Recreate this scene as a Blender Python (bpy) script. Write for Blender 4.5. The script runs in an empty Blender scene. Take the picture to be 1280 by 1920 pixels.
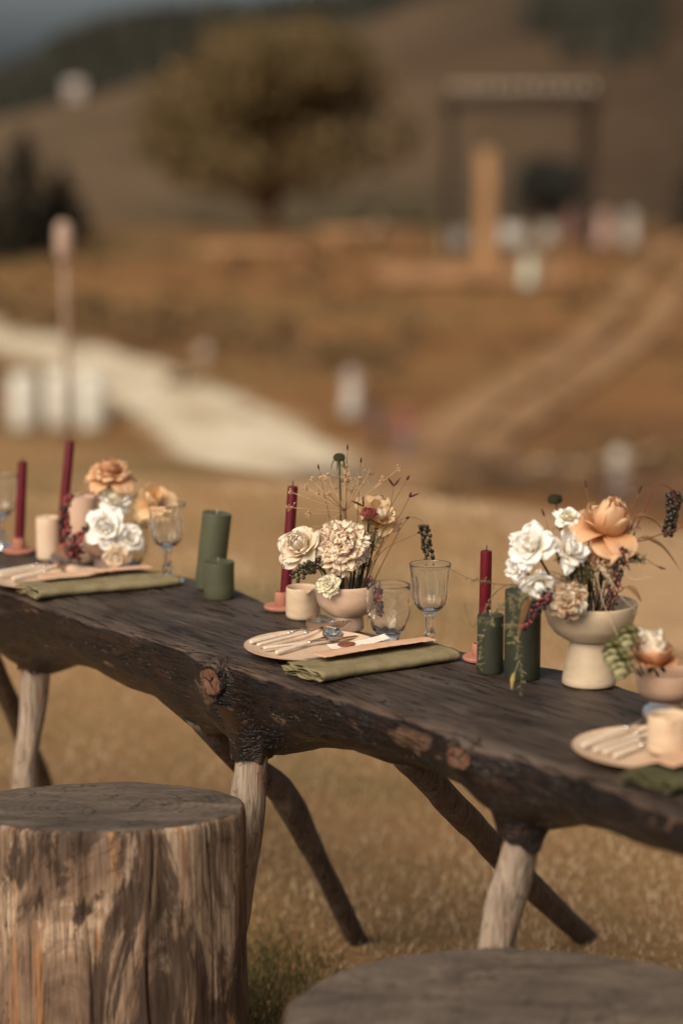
import bpy, bmesh, math, random
import numpy as np
from mathutils import Vector, Matrix, noise, Quaternion
R = math.radians
PI = math.pi
sc = bpy.context.scene
col = sc.collection

# ---------------------------------------------------------------- camera
cam_d = bpy.data.cameras.new('camera')
cam = bpy.data.objects.new('camera', cam_d)
col.objects.link(cam)
cam.location = (0, 0, 1.72)
cam.rotation_euler = (R(90 - 9.9), 0, 0)
cam_d.sensor_fit = 'VERTICAL'
cam_d.sensor_height = 36
cam_d.lens = 85
cam_d.clip_start = 0.1
cam_d.clip_end = 9000
cam_d.dof.use_dof = True
cam_d.dof.focus_distance = 4.20
cam_d.dof.aperture_fstop = 1.55
sc.camera = cam

# ---------------------------------------------------------------- sky and sun
SUN_EL, SUN_AZ = 40, 212            # elevation; azimuth clockwise from +Y (behind and left of the camera)
w = bpy.data.worlds.new('World')
sc.world = w
w.use_nodes = True
nt = w.node_tree
for n in list(nt.nodes):
    nt.nodes.remove(n)
wo = nt.nodes.new('ShaderNodeOutputWorld')
bg = nt.nodes.new('ShaderNodeBackground')
sky = nt.nodes.new('ShaderNodeTexSky')
sky.sky_type = 'NISHITA'
sky.sun_disc = False
sky.sun_elevation = R(SUN_EL)
sky.sun_rotation = R(SUN_AZ)
sky.air_density = 1.0
sky.dust_density = 3.0
sky.ozone_density = 1.0
hsv = nt.nodes.new('ShaderNodeHueSaturation')
hsv.inputs['Value'].default_value = 0.84
hsv.inputs['Saturation'].default_value = 0.22
nt.links.new(sky.outputs[0], hsv.inputs['Color'])
cld = nt.nodes.new('ShaderNodeMix'); cld.data_type = 'RGBA'; cld.blend_type = 'MULTIPLY'
cld.inputs[0].default_value = 1.0
cld.inputs[7].default_value = (0.90, 0.97, 1.01, 1)     # thin slate cloud cover
nt.links.new(hsv.outputs[0], cld.inputs[6])
nt.links.new(cld.outputs[2], bg.inputs['Color'])
bg.inputs['Strength'].default_value = 0.05
nt.links.new(bg.outputs[0], wo.inputs['Surface'])

sun_d = bpy.data.lights.new('sun', 'SUN')
sun_d.energy = 2.6
sun_d.angle = R(42)
sun_d.color = (1.0, 0.83, 0.64)
sun = bpy.data.objects.new('sun', sun_d)
col.objects.link(sun)
_d = Vector((math.sin(R(SUN_AZ)) * math.cos(R(SUN_EL)), math.cos(R(SUN_AZ)) * math.cos(R(SUN_EL)), math.sin(R(SUN_EL))))
sun.rotation_euler = _d.to_track_quat('Z', 'Y').to_euler()

sc.view_settings.view_transform = 'Standard'
sc.view_settings.look = 'None'
sc.view_settings.gamma = 1.0
sc.view_settings.use_curve_mapping = False
sc.view_settings.exposure = 0.82
sc.render.engine = 'CYCLES'
sc.cycles.use_denoising = True
sc.cycles.max_bounces = 10
sc.cycles.sample_clamp_indirect = 4.0
sc.cycles.transmission_bounces = 10
sc.cycles.transparent_max_bounces = 8

# ---------------------------------------------------------------- helpers
def rgb(r, g, b, k=1.0):
    def f(c):
        c /= 255.0
        return k * (c / 12.92 if c <= 0.04045 else ((c + 0.055) / 1.055) ** 2.4)
    return (f(r), f(g), f(b))

class MB:
    def __init__(s):
        s.v = []; s.f = []; s.t = []
    def add(s, vs, fs, t=None):
        o = len(s.v)
        s.v.extend([tuple(p) for p in vs])
        s.f.extend([tuple(i + o for i in f) for f in fs])
        s.t.extend(t if t is not None else [0.0] * len(vs))
    def grid(s, pts, nu, nv, cu=False, cv=False, t=None):
        fs = []
        for i in range(nu if cu else nu - 1):
            for j in range(nv if cv else nv - 1):
                a = i * nv + j; b = ((i + 1) % nu) * nv + j
                j2 = (j + 1) % nv
                fs.append((a, b, ((i + 1) % nu) * nv + j2, i * nv + j2))
        s.add(pts, fs, t)
    def lathe(s, prof, n=40, c=(0, 0, 0), mod=None, closed=False):
        pts = []
        for k, (r, z) in enumerate(prof):
            for i in range(n):
                a = 2 * PI * i / n
                rr, zz = (r, z) if mod is None else mod(r, z, a, k)
                pts.append((c[0] + rr * math.cos(a), c[1] + rr * math.sin(a), c[2] + zz))
        m = len(prof)
        fs = []
        for k in range(m if closed else m - 1):
            k2 = (k + 1) % m
            for i in range(n):
                j = (i + 1) % n
                fs.append((k * n + i, k * n + j, k2 * n + j, k2 * n + i))
        s.add(pts, fs)
    def tube(s, path, rad, n=8, cap=True, wob=0.0, seed=0):
        path = [Vector(p) for p in path]
        m = len(path)
        if not hasattr(rad, '__len__'):
            rad = [rad] * m
        t0 = (path[1] - path[0]).normalized()
        x = t0.orthogonal().normalized()
        pts = []; tt = []
        for k in range(m):
            a = path[min(k + 1, m - 1)] - path[max(k - 1, 0)]
            t = a.normalized() if a.length > 1e-9 else t0
            x = (x - t * x.dot(t))
            x = x.normalized() if x.length > 1e-6 else t.orthogonal().normalized()
            y = t.cross(x)
            for i in range(n):
                an = 2 * PI * i / n
                r = rad[k]
                if wob:
                    q = path[k] * 9 + Vector((math.cos(an), math.sin(an), seed)) * 1.3
                    r *= 1 + wob * noise.noise(q)
                pts.append(path[k] + x * (math.cos(an) * r) + y * (math.sin(an) * r))
                tt.append(k / (m - 1))
        fs = []
        for k in range(m - 1):
            for i in range(n):
                j = (i + 1) % n
                fs.append((k * n + i, k * n + j, (k + 1) * n + j, (k + 1) * n + i))
        if cap:
            fs.append(tuple(range(n - 1, -1, -1)))
            fs.append(tuple((m - 1) * n + i for i in range(n)))
        s.add(pts, fs, tt)
    def box(s, c, d, rz=0.0):
        ca, sa = math.cos(rz), math.sin(rz)
        vs = []
        for z in (-1, 1):
            for x, y in ((-1, -1), (1, -1), (1, 1), (-1, 1)):
                px, py = x * d[0] / 2, y * d[1] / 2
                vs.append((c[0] + px * ca - py * sa, c[1] + px * sa + py * ca, c[2] + z * d[2] / 2))
        s.add(vs, [(3, 2, 1, 0), (4, 5, 6, 7), (0, 1, 5, 4), (1, 2, 6, 5), (2, 3, 7, 6), (3, 0, 4, 7)])
    def mesh(s, name, mt=None, smooth=True, sharp=None, off=(0, 0, 0), M=None):
        me = bpy.data.meshes.new(name)
        v = s.v
        if M is not None:
            v = [M @ Vector(p) for p in v]
        v = [(p[0] - off[0], p[1] - off[1], p[2] - off[2]) for p in v]
        me.from_pydata(v, [], s.f)
        if any(s.t):
            at = me.attributes.new('t', 'FLOAT', 'POINT')
            at.data.foreach_set('value', np.array(s.t, dtype=np.float32))
        if smooth:
            me.polygons.foreach_set('use_smooth', [True] * len(me.polygons))
            if sharp:
                me.set_sharp_from_angle(angle=R(sharp))
        if mt is not None:
            me.materials.append(mt)
        me.update()
        return me
    def build(s, name, mt, parent=None, smooth=True, sharp=None, off=(0, 0, 0), M=None):
        o = bpy.data.objects.new(name, s.mesh(name, mt, smooth, sharp, off, M))
        col.objects.link(o)
        o.parent = parent
        return o

def inst(name, me, parent=None, loc=(0, 0, 0), rot=(0, 0, 0), scale=(1, 1, 1)):
    o = bpy.data.objects.new(name, me)
    col.objects.link(o)
    o.parent = parent
    o.location = loc; o.rotation_euler = rot
    o.scale = scale if hasattr(scale, '__len__') else (scale,) * 3
    return o

def tag(o, label=None, cat=None, group=None, kind=None):
    if label: o['label'] = label
    if cat: o['category'] = cat
    if group: o['group'] = group
    if kind: o['kind'] = kind
    return o

def thing(name, label, cat, loc=(0, 0, 0), rz=0.0, group=None):
    o = bpy.data.objects.new(name, None)
    col.objects.link(o)
    o.empty_display_size = 0.02
    o.location = loc; o.rotation_euler = (0, 0, rz)
    return tag(o, label, cat, group)

def curve_pts(pts, n):
    """Catmull-Rom through pts, n samples"""
    P = [Vector(p) for p in pts]
    if len(P) == 2:
        return [P[0].lerp(P[1], k / (n - 1)) for k in range(n)]
    P = [2 * P[0] - P[1]] + P + [2 * P[-1] - P[-2]]
    out = []
    m = len(P) - 3
    for k in range(n):
        u = k / (n - 1) * m
        i = min(int(u), m - 1); u -= i
        a, b, c_, d = P[i:i + 4]
        out.append(0.5 * ((2 * b) + (c_ - a) * u + (2 * a - 5 * b + 4 * c_ - d) * u * u + (3 * b - a - 3 * c_ + d) * u ** 3))
    return out

def sstep(a, b, x):
    t = np.clip((x - a) / (b - a), 0, 1)
    return t * t * (3 - 2 * t)

# ---------------------------------------------------------------- materials
MATS = {}
def newmat(name):
    m = bpy.data.materials.new(name)
    m.use_nodes = True
    t = m.node_tree
    return m, t, t.nodes['Principled BSDF'], t.nodes['Material Output']

def nd(t, typ, **kw):
    n = t.nodes.new(typ)
    for k, v in kw.items():
        if k.startswith('i_'):
            n.inputs[k[2:].replace('_', ' ')].default_value = v
        else:
            setattr(n, k, v)
    return n

def ramp(t, fac, cols, interp='LINEAR'):
    r = nd(t, 'ShaderNodeValToRGB')
    cr = r.color_ramp
    cr.interpolation = interp
    while len(cr.elements) < len(cols):
        cr.elements.new(0.5)
    for e, (p, c) in zip(cr.elements, cols):
        e.position = p
        e.color = (c[0], c[1], c[2], 1) if hasattr(c, '__len__') else (c, c, c, 1)
    t.links.new(fac, r.inputs[0])
    return r.outputs[0]

def noise_tex(t, vec, scale, detail=5, dist=0.0, rough=0.55):
    n = nd(t, 'ShaderNodeTexNoise')
    n.inputs['Scale'].default_value = scale
    n.inputs['Detail'].default_value = detail
    n.inputs['Distortion'].default_value = dist
    n.inputs['Roughness'].default_value = rough
    t.links.new(vec, n.inputs['Vector'])
    return n.outputs['Fac']

def coords(t, scale=(1, 1, 1), which='Object', rot=(0, 0, 0)):
    tc = nd(t, 'ShaderNodeTexCoord')
    mp = nd(t, 'ShaderNodeMapping')
    mp.inputs['Scale'].default_value = scale
    mp.inputs['Rotation'].default_value = rot
    t.links.new(tc.outputs[which], mp.inputs['Vector'])
    return mp.outputs[0]

def mixc(t, fac, a, b, blend='MIX'):
    m = nd(t, 'ShaderNodeMix', data_type='RGBA', blend_type=blend)
    if isinstance(fac, (int, float)):
        m.inputs[0].default_value = fac
    else:
        t.links.new(fac, m.inputs[0])
    for k, v in ((6, a), (7, b)):
        if isinstance(v, tuple):
            m.inputs[k].default_value = (v[0], v[1], v[2], 1)
        else:
            t.links.new(v, m.inputs[k])
    return m.outputs[2]

def math_n(t, op, a, b=0.0):
    m = nd(t, 'ShaderNodeMath', operation=op)
    for k, v in ((0, a), (1, b)):
        if isinstance(v, (int, float)):
            m.inputs[k].default_value = v
        else:
            t.links.new(v, m.inputs[k])
    return m.outputs[0]

def bump(t, p, h, strength=0.3, dist=0.01):
    b = nd(t, 'ShaderNodeBump')
    b.inputs['Strength'].default_value = strength
    b.inputs['Distance'].default_value = dist
    t.links.new(h, b.inputs['Height'])
    t.links.new(b.outputs[0], p.inputs['Normal'])

def mat(name, cols, scale=(1, 1, 1), ns=5.0, det=5, dist=0.0, rough=0.6, bmp=0.0, bs=None, bd=0.002, spec=0.3,
        transl=0.0, attr=False, metal=0.0, coat=0.0, sss=0.0):
    if name in MATS:
        return MATS[name]
    m, t, p, out = newmat(name)
    v = coords(t, scale)
    f = noise_tex(t, v, ns, det, dist)
    if attr:
        a = nd(t, 'ShaderNodeAttribute', attribute_name='t')
        f = math_n(t, 'ADD', a.outputs['Fac'], math_n(t, 'MULTIPLY', math_n(t, 'SUBTRACT', f, 0.5), 0.35))
    c = ramp(t, f, cols)
    t.links.new(c, p.inputs['Base Color'])
    p.inputs['Roughness'].default_value = rough
    p.inputs['Specular IOR Level'].default_value = spec
    p.inputs['Metallic'].default_value = metal
    p.inputs['Coat Weight'].default_value = coat
    if sss:
        p.inputs['Subsurface Weight'].default_value = sss
        p.inputs['Subsurface Scale'].default_value = 0.004
        p.inputs['Subsurface Radius'].default_value = (1, .5, .3)
    if bmp:
        bump(t, p, noise_tex(t, v, bs or ns * 3, 6), bmp, bd)
    if transl:
        tr = nd(t, 'ShaderNodeBsdfTranslucent')
        t.links.new(c, tr.inputs['Color'])
        mx = nd(t, 'ShaderNodeMixShader')
        mx.inputs[0].default_value = transl
        t.links.new(p.outputs[0], mx.inputs[1])
        t.links.new(tr.outputs[0], mx.inputs[2])
        t.links.new(mx.outputs[0], out.inputs['Surface'])
    MATS[name] = m
    return m

def two(a, b, lo=0.35, hi=0.65):
    return [(lo, a), (hi, b)]

# ---------------------------------------------------------------- terrain
_py = [-20, 10.3, 11.3, 14, 20, 40, 54, 61, 68, 76, 84, 92, 98, 105, 115, 135, 170]
_pz = [0, 0, -0.06, -0.75, -2.5, -7.9, -10.0, -10.0, -8.95, -7.75, -6.75, -5.1, -4.35, -4.15, -4.7, -7.0, -9.0]
_ty = np.arange(-20, 170, 0.25)
_tz = np.interp(_ty, _py, _pz)
_k = np.ones(9) / 9
_tz = np.convolve(np.pad(_tz, 4, mode='edge'), _k, mode='valid')
def hgt(X, Y):
    X = np.asarray(X, float); Y = np.asarray(Y, float)
    near = 1 - sstep(20, 50, Y)
    ye = Y + 0.95 * np.clip(X, -3, 3) * near * sstep(5, 9, Y)
    z = np.interp(ye, _ty, _tz)
    far = sstep(45, 80, Y)
    z = z + far * (0.35 * np.sin(X * 0.11 + 1) + 0.25 * np.sin(X * 0.23 + Y * 0.15)) * sstep(6, 22, np.abs(X - 1))
    return z

def h1(x, y):
    return float(hgt(x, y))

# ground
ys = np.concatenate([np.arange(-5, 3, 0.5), np.arange(3, 14, 0.12), np.arange(14, 60, 0.9), np.arange(60, 170.1, 0.8)])
xp = np.concatenate([np.arange(0, 4, 0.16), np.arange(4, 20, 0.7), np.arange(20, 71, 3.0)])
xs = np.concatenate([-xp[:0:-1], xp])
XX, YY = np.meshgrid(xs, ys, indexing='ij')
ZZ = hgt(XX, YY)
for i in range(len(xs)):
    for j in range(len(ys)):
        y = ys[j]
        q = Vector((xs[i] * 1.7, y * 1.7, 0))
        ZZ[i, j] += 0.012 * noise.noise(q) + (0.10 * noise.noise(q * 0.12) if y > 16 else 0)
m = MB()
m.grid(list(zip(XX.ravel(), YY.ravel(), ZZ.ravel())), len(xs), len(ys))

def ground_mat():
    m, t, p, o = newmat('dry_meadow')
    v = coords(t)
    n1 = noise_tex(t, coords(t, (.5, 1.5, 1)), 0.075, 6, 0.9)
    n2 = noise_tex(t, v, 0.7, 6, 0.3)
    n3 = noise_tex(t, v, 26, 6)
    near = ramp(t, n2, [(0.30, (0.19, 0.150, 0.065)), (0.46, (0.34, 0.205, 0.095)), (0.66, (0.43, 0.250, 0.118))])
    far = ramp(t, n1, [(0.30, (0.105, 0.080, 0.034)), (0.42, (0.185, 0.118, 0.052)), (0.50, (0.245, 0.125, 0.052)), (0.58, (0.200, 0.102, 0.045)), (0.68, (0.095, 0.052, 0.028))])
    sep = nd(t, 'ShaderNodeSeparateXYZ')
    t.links.new(v, sep.inputs[0])
    k = nd(t, 'ShaderNodeMapRange')
    k.inputs['From Min'].default_value = 14; k.inputs['From Max'].default_value = 40
    t.links.new(sep.outputs[1], k.inputs['Value'])
    c = mixc(t, k.outputs[0], near, far)
    c = mixc(t, 0.55, c, ramp(t, n3, [(0.3, 0.55), (0.7, 1.15)]), 'MULTIPLY')
    c = mixc(t, 1.0, c, (.88, .87, .86), 'MULTIPLY')
    t.links.new(c, p.inputs['Base Color'])
    p.inputs['Roughness'].default_value = 0.95
    p.inputs['Specular IOR Level'].default_value = 0.1
    bump(t, p, n3, 0.6, 0.03)
    return m
GROUND = ground_mat()
tag(m.build('ground', GROUND), 'dry tan meadow sloping down to a valley and up again', 'meadow', kind='structure')

# wide plain running out to the horizon
m = MB()
m.grid([(x, y, -36.0) for x in np.linspace(-4000, 4000, 9) for y in np.linspace(-500, 6000, 9)], 9, 9)
tag(m.build('plain', mat('far_plain', two((.06, .05, .038), (.10, .08, .055)), ns=.01, rough=1, spec=.05)), 'dim plain reaching the horizon', 'plain', kind='structure')

# far hillside
def ridge_a(x):
    return np.interp(x, [-250, -120, -68, -42, -25, -8, 2.6, 7.8, 23, 41, 80, 140, 250],
                     [-14, -9, -4.2, -1.2, 2.2, 6.4, 9.0, 11.4, 15.2, 20.2, 30, 38, 44])
def hill_h(x, y):
    a = ridge_a(x)
    tt = np.clip((y - 118) / 182, 0, 1)
    z = -8.0 + (a + 8.0) * (0.15 * tt + 0.85 * sstep(0, 1, tt))
    z = np.where(y > 300, a - (y - 300) * 0.10, z)
    return z
hx = np.arange(-240, 241, 4.0); hy = np.arange(118, 421, 4.0)
HX, HY = np.meshgrid(hx, hy, indexing='ij')
HZ = hill_h(HX, HY)
for i in range(len(hx)):
    for j in range(len(hy)):
        q = Vector((hx[i] * 0.035, hy[j] * 0.035, 3))
        HZ[i, j] += 0.9 * noise.noise(q) * min(1, (hy[j] - 118) / 30)
m = MB()
m.grid(list(zip(HX.ravel(), HY.ravel(), HZ.ravel())), len(hx), len(hy))
def hill_mat():
    m, t, p, o = newmat('heath_hillside')
    v = coords(t)
    n1 = noise_tex(t, v, 0.035, 5, 0.5)
    n2 = noise_tex(t, v, 0.5, 6)
    c1 = ramp(t, n1, [(0.35, (0.088, 0.066, 0.040)), (0.5, (0.138, 0.094, 0.058)), (0.65, (0.100, 0.066, 0.041))])
    sep = nd(t, 'ShaderNodeSeparateXYZ'); t.links.new(v, sep.inputs[0])
    k = nd(t, 'ShaderNodeMapRange')
    k.inputs['From Min'].default_value = 5; k.inputs['From Max'].default_value = 40
    t.links.new(math_n(t, 'ADD', sep.outputs[0], math_n(t, 'MULTIPLY', n1, 14)), k.inputs['Value'])
    c2 = ramp(t, n2, [(0.3, (0.040, 0.027, 0.018)), (0.7, (0.068, 0.044, 0.029))])
    c = mixc(t, k.outputs[0], c1, c2)
    c = mixc(t, 0.5, c, ramp(t, n2, [(0.3, 0.6), (0.7, 1.1)]), 'MULTIPLY')
    c = mixc(t, 1.0, c, (.92, .92, .92), 'MULTIPLY')
    t.links.new(c, p.inputs['Base Color'])
    p.inputs['Roughness'].default_value = 1
    p.inputs['Specular IOR Level'].default_value = 0.05
    return m
tag(m.build('hillside', hill_mat()), 'brown heath hillside rising to the right behind the tree', 'hill', kind='structure')

def ridge_b(x):
    return np.interp(x, [-400, -200, -130, -90, -76, -62, -44, -7, 17, 60, 150, 400],
                     [-25, -18, -8, -1, 7, 14, 17, 20, 25, 34, 46, 60])
fx = np.arange(-400, 401, 8.0); fy = np.arange(415, 900, 12.0)
FX, FY = np.meshgrid(fx, fy, indexing='ij')
tt = np.clip((FY - 415) / 235, 0, 1)
FZ = -30 + (ridge_b(FX) + 30) * sstep(0, 1, tt) - np.clip(FY - 650, 0, 999) * 0.1
m = MB()
m.grid(list(zip(FX.ravel(), FY.ravel(), FZ.ravel())), len(fx), len(fy))
tag(m.build('far_hill', mat('forest_floor', two((0.022, 0.020, 0.016), (0.040, 0.032, 0.024)), ns=0.05, rough=1, spec=0.05)),
    'dark distant hill under the grey sky', 'hill', kind='structure')
# far wood as one mass
def cone_wood(name, pts, mt, label, seed):
    rn = random.Random(seed)
    m = MB()
    for (x, y, z, h) in pts:
        r = h * rn.uniform(0.22, 0.34)
        for k in range(3):
            z0 = z + h * (0.12 + 0.25 * k); z1 = z + h * (0.55 + 0.225 * k); rr = r * (1 - 0.27 * k)
            n = 6; a0 = rn.uniform(0, 6)
            vs = [(x + rr * rn.uniform(.75, 1.2) * math.cos(a0 + 2 * PI * i / n), y + rr * rn.uniform(.75, 1.2) * math.sin(a0 + 2 * PI * i / n), z0 - h * rn.uniform(0, .08)) for i in range(n)] + [(x, y, z1)]
            m.add(vs, [(i, (i + 1) % n, n) for i in range(n)])
    return tag(m.build(name, mt, smooth=False), label, 'wood', kind='stuff')
rn = random.Random(5)
pts = []
for i in range(3200):
    x = rn.uniform(-150, 80); y = rn.uniform(520, 690)
    t_ = min(max((y - 415) / 235, 0), 1); t_ = t_ * t_ * (3 - 2 * t_)
    z = -30 + (float(ridge_b(x)) + 30) * t_ - max(y - 650, 0) * .1
    pts.append((x, y, z - 0.5, rn.uniform(5, 10)))
CONIFER_FAR = mat('far_conifer', two((0.020, 0.022, 0.018), (0.045, 0.042, 0.032)), ns=0.1, rough=0.9, spec=0.05)
cone_wood('forest', pts, CONIFER_FAR, 'dark conifer forest covering the distant ridge at upper left', 6)
pts = []
for i in range(420):
    x = rn.uniform(16, 31); y = rn.uniform(205, 262)
    if (x - 23.5) ** 2 / 40 + (y - 234) ** 2 / 620 < 1.0 + rn.uniform(-.4, .4):
        pts.append((x, y, float(hill_h(x, y)) - .5, rn.uniform(1.8, 3.6)))
cone_wood('copse', pts, CONIFER_FAR, 'dark patch of wood high on the right hillside', 8)

# ---------------------------------------------------------------- roads and tracks
def strip(m, pts, width, lift, nx=10, n=120, z_extra=0.0, jag=0.0):
    c = curve_pts([(x, y, 0) for x, y, *_ in pts], n)
    ws = np.interp(np.linspace(0, 1, n), np.linspace(0, 1, len(width)), width)
    P_ = []
    for k in range(n):
        d = c[min(k + 1, n - 1)] - c[max(k - 1, 0)]
        nn = Vector((-d.y, d.x, 0)).normalized()
        for j in range(nx):
            s_ = (j / (nx - 1) - 0.5) * ws[k]
            if jag:
                s_ *= 1 + (2 * abs(j / (nx - 1) - .5)) * jag * (noise.noise(c[k] * 0.35 + Vector((20 if j * 2 > nx else 0, 0, 0))) + .6 * noise.noise(c[k] * 1.3 + Vector((20 if j * 2 > nx else 0, 5, 0))))
            q = c[k] + nn * s_
            P_.append((q.x, q.y, h1(q.x, q.y) + lift))
    m.grid(P_, n, nx)
m = MB()
RD = [(-40, 101), (-24, 93.2), (-13.5, 85.4), (-8.6, 80.2), (-5.0, 74.8), (-2.6, 69.5), (-1.2, 64), (-1.5, 56), (-4, 48)]
RW = [2.2, 2.2, 2.3, 2.7, 3.5, 4.5, 5.0, 4.5, 4.5]
strip(m, RD, RW, 0.12, n=260, jag=0.25)
tag(m.build('gravel_road', mat('pale_gravel', [(.25, (.30, .22, .135)), (.42, (.44, .365, .265)), (.55, (.53, .46, .35)), (.75, (.60, .54, .43))], ns=0.55, det=8, rough=0.95, spec=0.1, bmp=0.3, bs=30)),
    'pale gravel road curving through the valley on the left', 'road', kind='structure')
m = MB()
strip(m, [(-2.6, 68.6), (0.2, 67.6), (3.0, 67.4), (6.5, 68.2), (9.5, 69.6)], [2.6, 2.2, 1.6, 1.1, .6], 0.10, nx=7, jag=.4)
tag(m.build('side_track', mat('pale_track', [(.3, (.27, .185, .105)), (.5, (.37, .275, .175)), (.7, (.46, .36, .24))], ns=.8, det=8, rough=.95, spec=.1)), 'faint pale track leaving the road to the right along the valley', 'track', kind='structure')
m = MB()
DT = [(15.5, 100.5), (13.2, 95), (10.2, 85.5), (7.2, 78.5), (4.2, 72.5), (2.5, 68), (-0.5, 66.3)]
for s_ in (-1, 1):
    off = [(x + s_ * 0.75, y - s_ * 0.45) for x, y in DT]
    strip(m, off, [0.7, 0.8, 1.0, 1.2, 1.5, 1.7, 2.2], 0.12, nx=5, jag=0.2)
tag(m.build('dirt_track', mat('track_dust', [(.3, (.19, .11, .055)), (.5, (.25, .148, .08)), (.7, (.29, .178, .098))], ns=0.7, rough=0.95, spec=0.1)),
    'two wheel ruts of a dirt track climbing the right slope', 'track', kind='structure')
m = MB()
strip(m, [(2.2, 5.2), (1.62, 6.6), (1.2, 8.0), (0.95, 9.2), (0.9, 10.3), (1.0, 11.2)], [0.8, 0.75, 0.7, 0.6, 0.5, 0.45], 0.018, nx=9, jag=0.2)
tag(m.build('footpath', mat('path_dust', two((0.32, 0.205, 0.115), (0.42, 0.27, 0.15)), ns=4, rough=0.95, spec=0.1, bmp=0.4, bs=60)),
    'worn bare footpath in the grass behind the flower bowls on the right', 'path', kind='structure')

m = MB()
strip(m, RD, [w_ + 1.1 for w_ in RW], 0.06, n=260, jag=0.5)
tag(m.build('road_verge', mat('dusty_verge', [(.3, (.20, .125, .06)), (.5, (.28, .19, .105)), (.7, (.38, .285, .175))], ns=0.8, det=8, rough=.95, spec=.1, bmp=.3, bs=20)),
    'dusty grass verge along both sides of the pale road', 'verge', kind='structure')

# ---------------------------------------------------------------- trees and shrubs
def leaf_cloud(m, lobes, n, size, rn, shell=0.55):
    vols = [a * b * c for (_, (a, b, c)) in lobes]
    for i in range(n):
        (cx, cy, cz), (a, b, c) = rn.choices(lobes, vols)[0]
        d = Vector((rn.gauss(0, 1), rn.gauss(0, 1), rn.gauss(0, 1))).normalized()
        r = rn.uniform(shell, 1.05) ** 0.7
        p = Vector((cx + d.x * a * r, cy + d.y * b * r, cz + d.z * c * r))
        nrm = (d + Vector((rn.gauss(0, .7), rn.gauss(0, .7), rn.gauss(0, .7)))).normalized()
        u = nrm.orthogonal().normalized(); v = nrm.cross(u)
        an = rn.uniform(0, 6.3); u, v = u * math.cos(an) + v * math.sin(an), v * math.cos(an) - u * math.sin(an)
        s_ = size * rn.uniform(.6, 1.3)
        t_ = min(1, max(0, rn.gauss(.5, .2)))
        m.add([p - u * s_, p - v * s_ * .55, p + u * s_, p + v * s_ * .55], [(0, 1, 2, 3)], [t_] * 4)

def tree(name, label, x, y, height, width, leaf, bark, n, seed, trunk_h=0.3, trunk_r=0.4, leaf_size=0.2, group=None, nl=16):
    rn = random.Random(seed)
    z0 = h1(x, y) if y < 118 else float(hill_h(x, y))
    root = thing(name, label, 'tree', (x, y, z0 - 0.1), 0, group)
    m = MB()
    path = curve_pts([(0, 0, 0), (rn.uniform(-.1, .1), 0, height * trunk_h * .6), (rn.uniform(-.2, .2), 0, height * trunk_h), (0.1, 0, height * .72)], 10)
    m.tube(path, [trunk_r * (1.5 if k == 0 else 1) * (1 - .075 * k) for k in range(10)], 10, wob=.25, seed=seed)
    lobes = []
    for k in range(nl):
        a = 2 * PI * k * 0.618 + rn.uniform(-.3, .3)
        e = rn.uniform(0.0, 1.0)
        rr = width / 2 * rn.uniform(.30, .86) * (1 - .40 * e)
        zc = height * (trunk_h + .13 + (0.86 - trunk_h - .16) * e)
        s_ = width * rn.uniform(.07, .19)
        c = (rr * math.cos(a), rr * math.sin(a), zc)
        lobes.append((c, (s_ * 1.15, s_ * 1.15, s_ * .8)))
        st = path[rn.randint(4, 8)]
        m.tube(curve_pts([st, Vector(c) * .5 + st * .5 + Vector((0, 0, -.2)), c], 6), [trunk_r * .34 * (1 - .14 * i) for i in range(6)], 6)
    lobes.append(((0, 0, height * .62), (width * .12, width * .12, height * .12)))
    m.build('trunk', bark, root)
    m = MB()
    leaf_cloud(m, lobes, n, leaf_size, rn)
    m.build('crown', leaf, root, smooth=False)
    return root
LEAF_OLIVE = mat('autumn_olive_leaf', [(0.0, (0.105, 0.080, 0.038)), (0.5, (0.20, 0.140, 0.062)), (1.0, (0.29, 0.195, 0.085))], ns=0.5, rough=.7, attr=True, transl=.5)
BARK_RED = mat('reddish_bark', two((0.10, 0.042, 0.025), (0.26, 0.115, 0.062)), scale=(3, 3, .6), ns=2, rough=.9, spec=.1)
tree('broad_tree', 'large round olive brown tree standing alone on the ridge', -3.0, 105, 9.2, 13.2, LEAF_OLIVE, BARK_RED, 8200, 3, trunk_h=.15, trunk_r=.40, leaf_size=.27, nl=38)

LEAF_DARK = mat('dark_needles', [(0.0, (0.006, 0.007, 0.004)), (0.5, (0.014, 0.014, 0.008)), (1.0, (0.030, 0.027, 0.014))], ns=0.6, rough=.8, attr=True)
BARK_DARK = mat('dark_bark', two((0.03, 0.02, 0.014), (0.07, 0.045, 0.03)), scale=(3, 3, .6), ns=2, rough=.9, spec=.1)
def conifer(label, x, y, h, w, seed):
    rn = random.Random(seed)
    root = thing('conifer', label, 'tree', (x, y, h1(x, y) - .1), 0, 'conifers at the left edge')
    m = MB(); m.tube([(0, 0, 0), (0, 0, h * .5), (0, 0, h * .97)], [.16, .09, .02], 8); m.build('trunk', BARK_DARK, root)
    m = MB()
    for k in range(26):
        e = k / 25; z = h * (.06 + .92 * e); L = w / 2 * (1 - e) ** .8 + .1
        for b in range(9):
            a = rn.uniform(0, 2 * PI); l = L * rn.uniform(.7, 1.1)
            for q in range(9):
                s_ = (q + .5) / 9
                p = Vector((math.cos(a) * l * s_, math.sin(a) * l * s_, z - l * .28 * s_ * s_))
                wd = .16 * (1.2 - s_) + .05
                d = Vector((-math.sin(a), math.cos(a), rn.uniform(-.4, .1))) * wd
                f = Vector((math.cos(a), math.sin(a), rn.uniform(-.6, .0))) * .17
                t_ = rn.random()
                m.add([p - d, p + f, p + d, p - f], [(0, 1, 2, 3)], [t_] * 4)
    m.build('crown', LEAF_DARK, root, smooth=False)
conifer('tallest dark conifer at the left edge of the ridge', -12.6, 97, 4.9, 5.2, 11)
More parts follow.
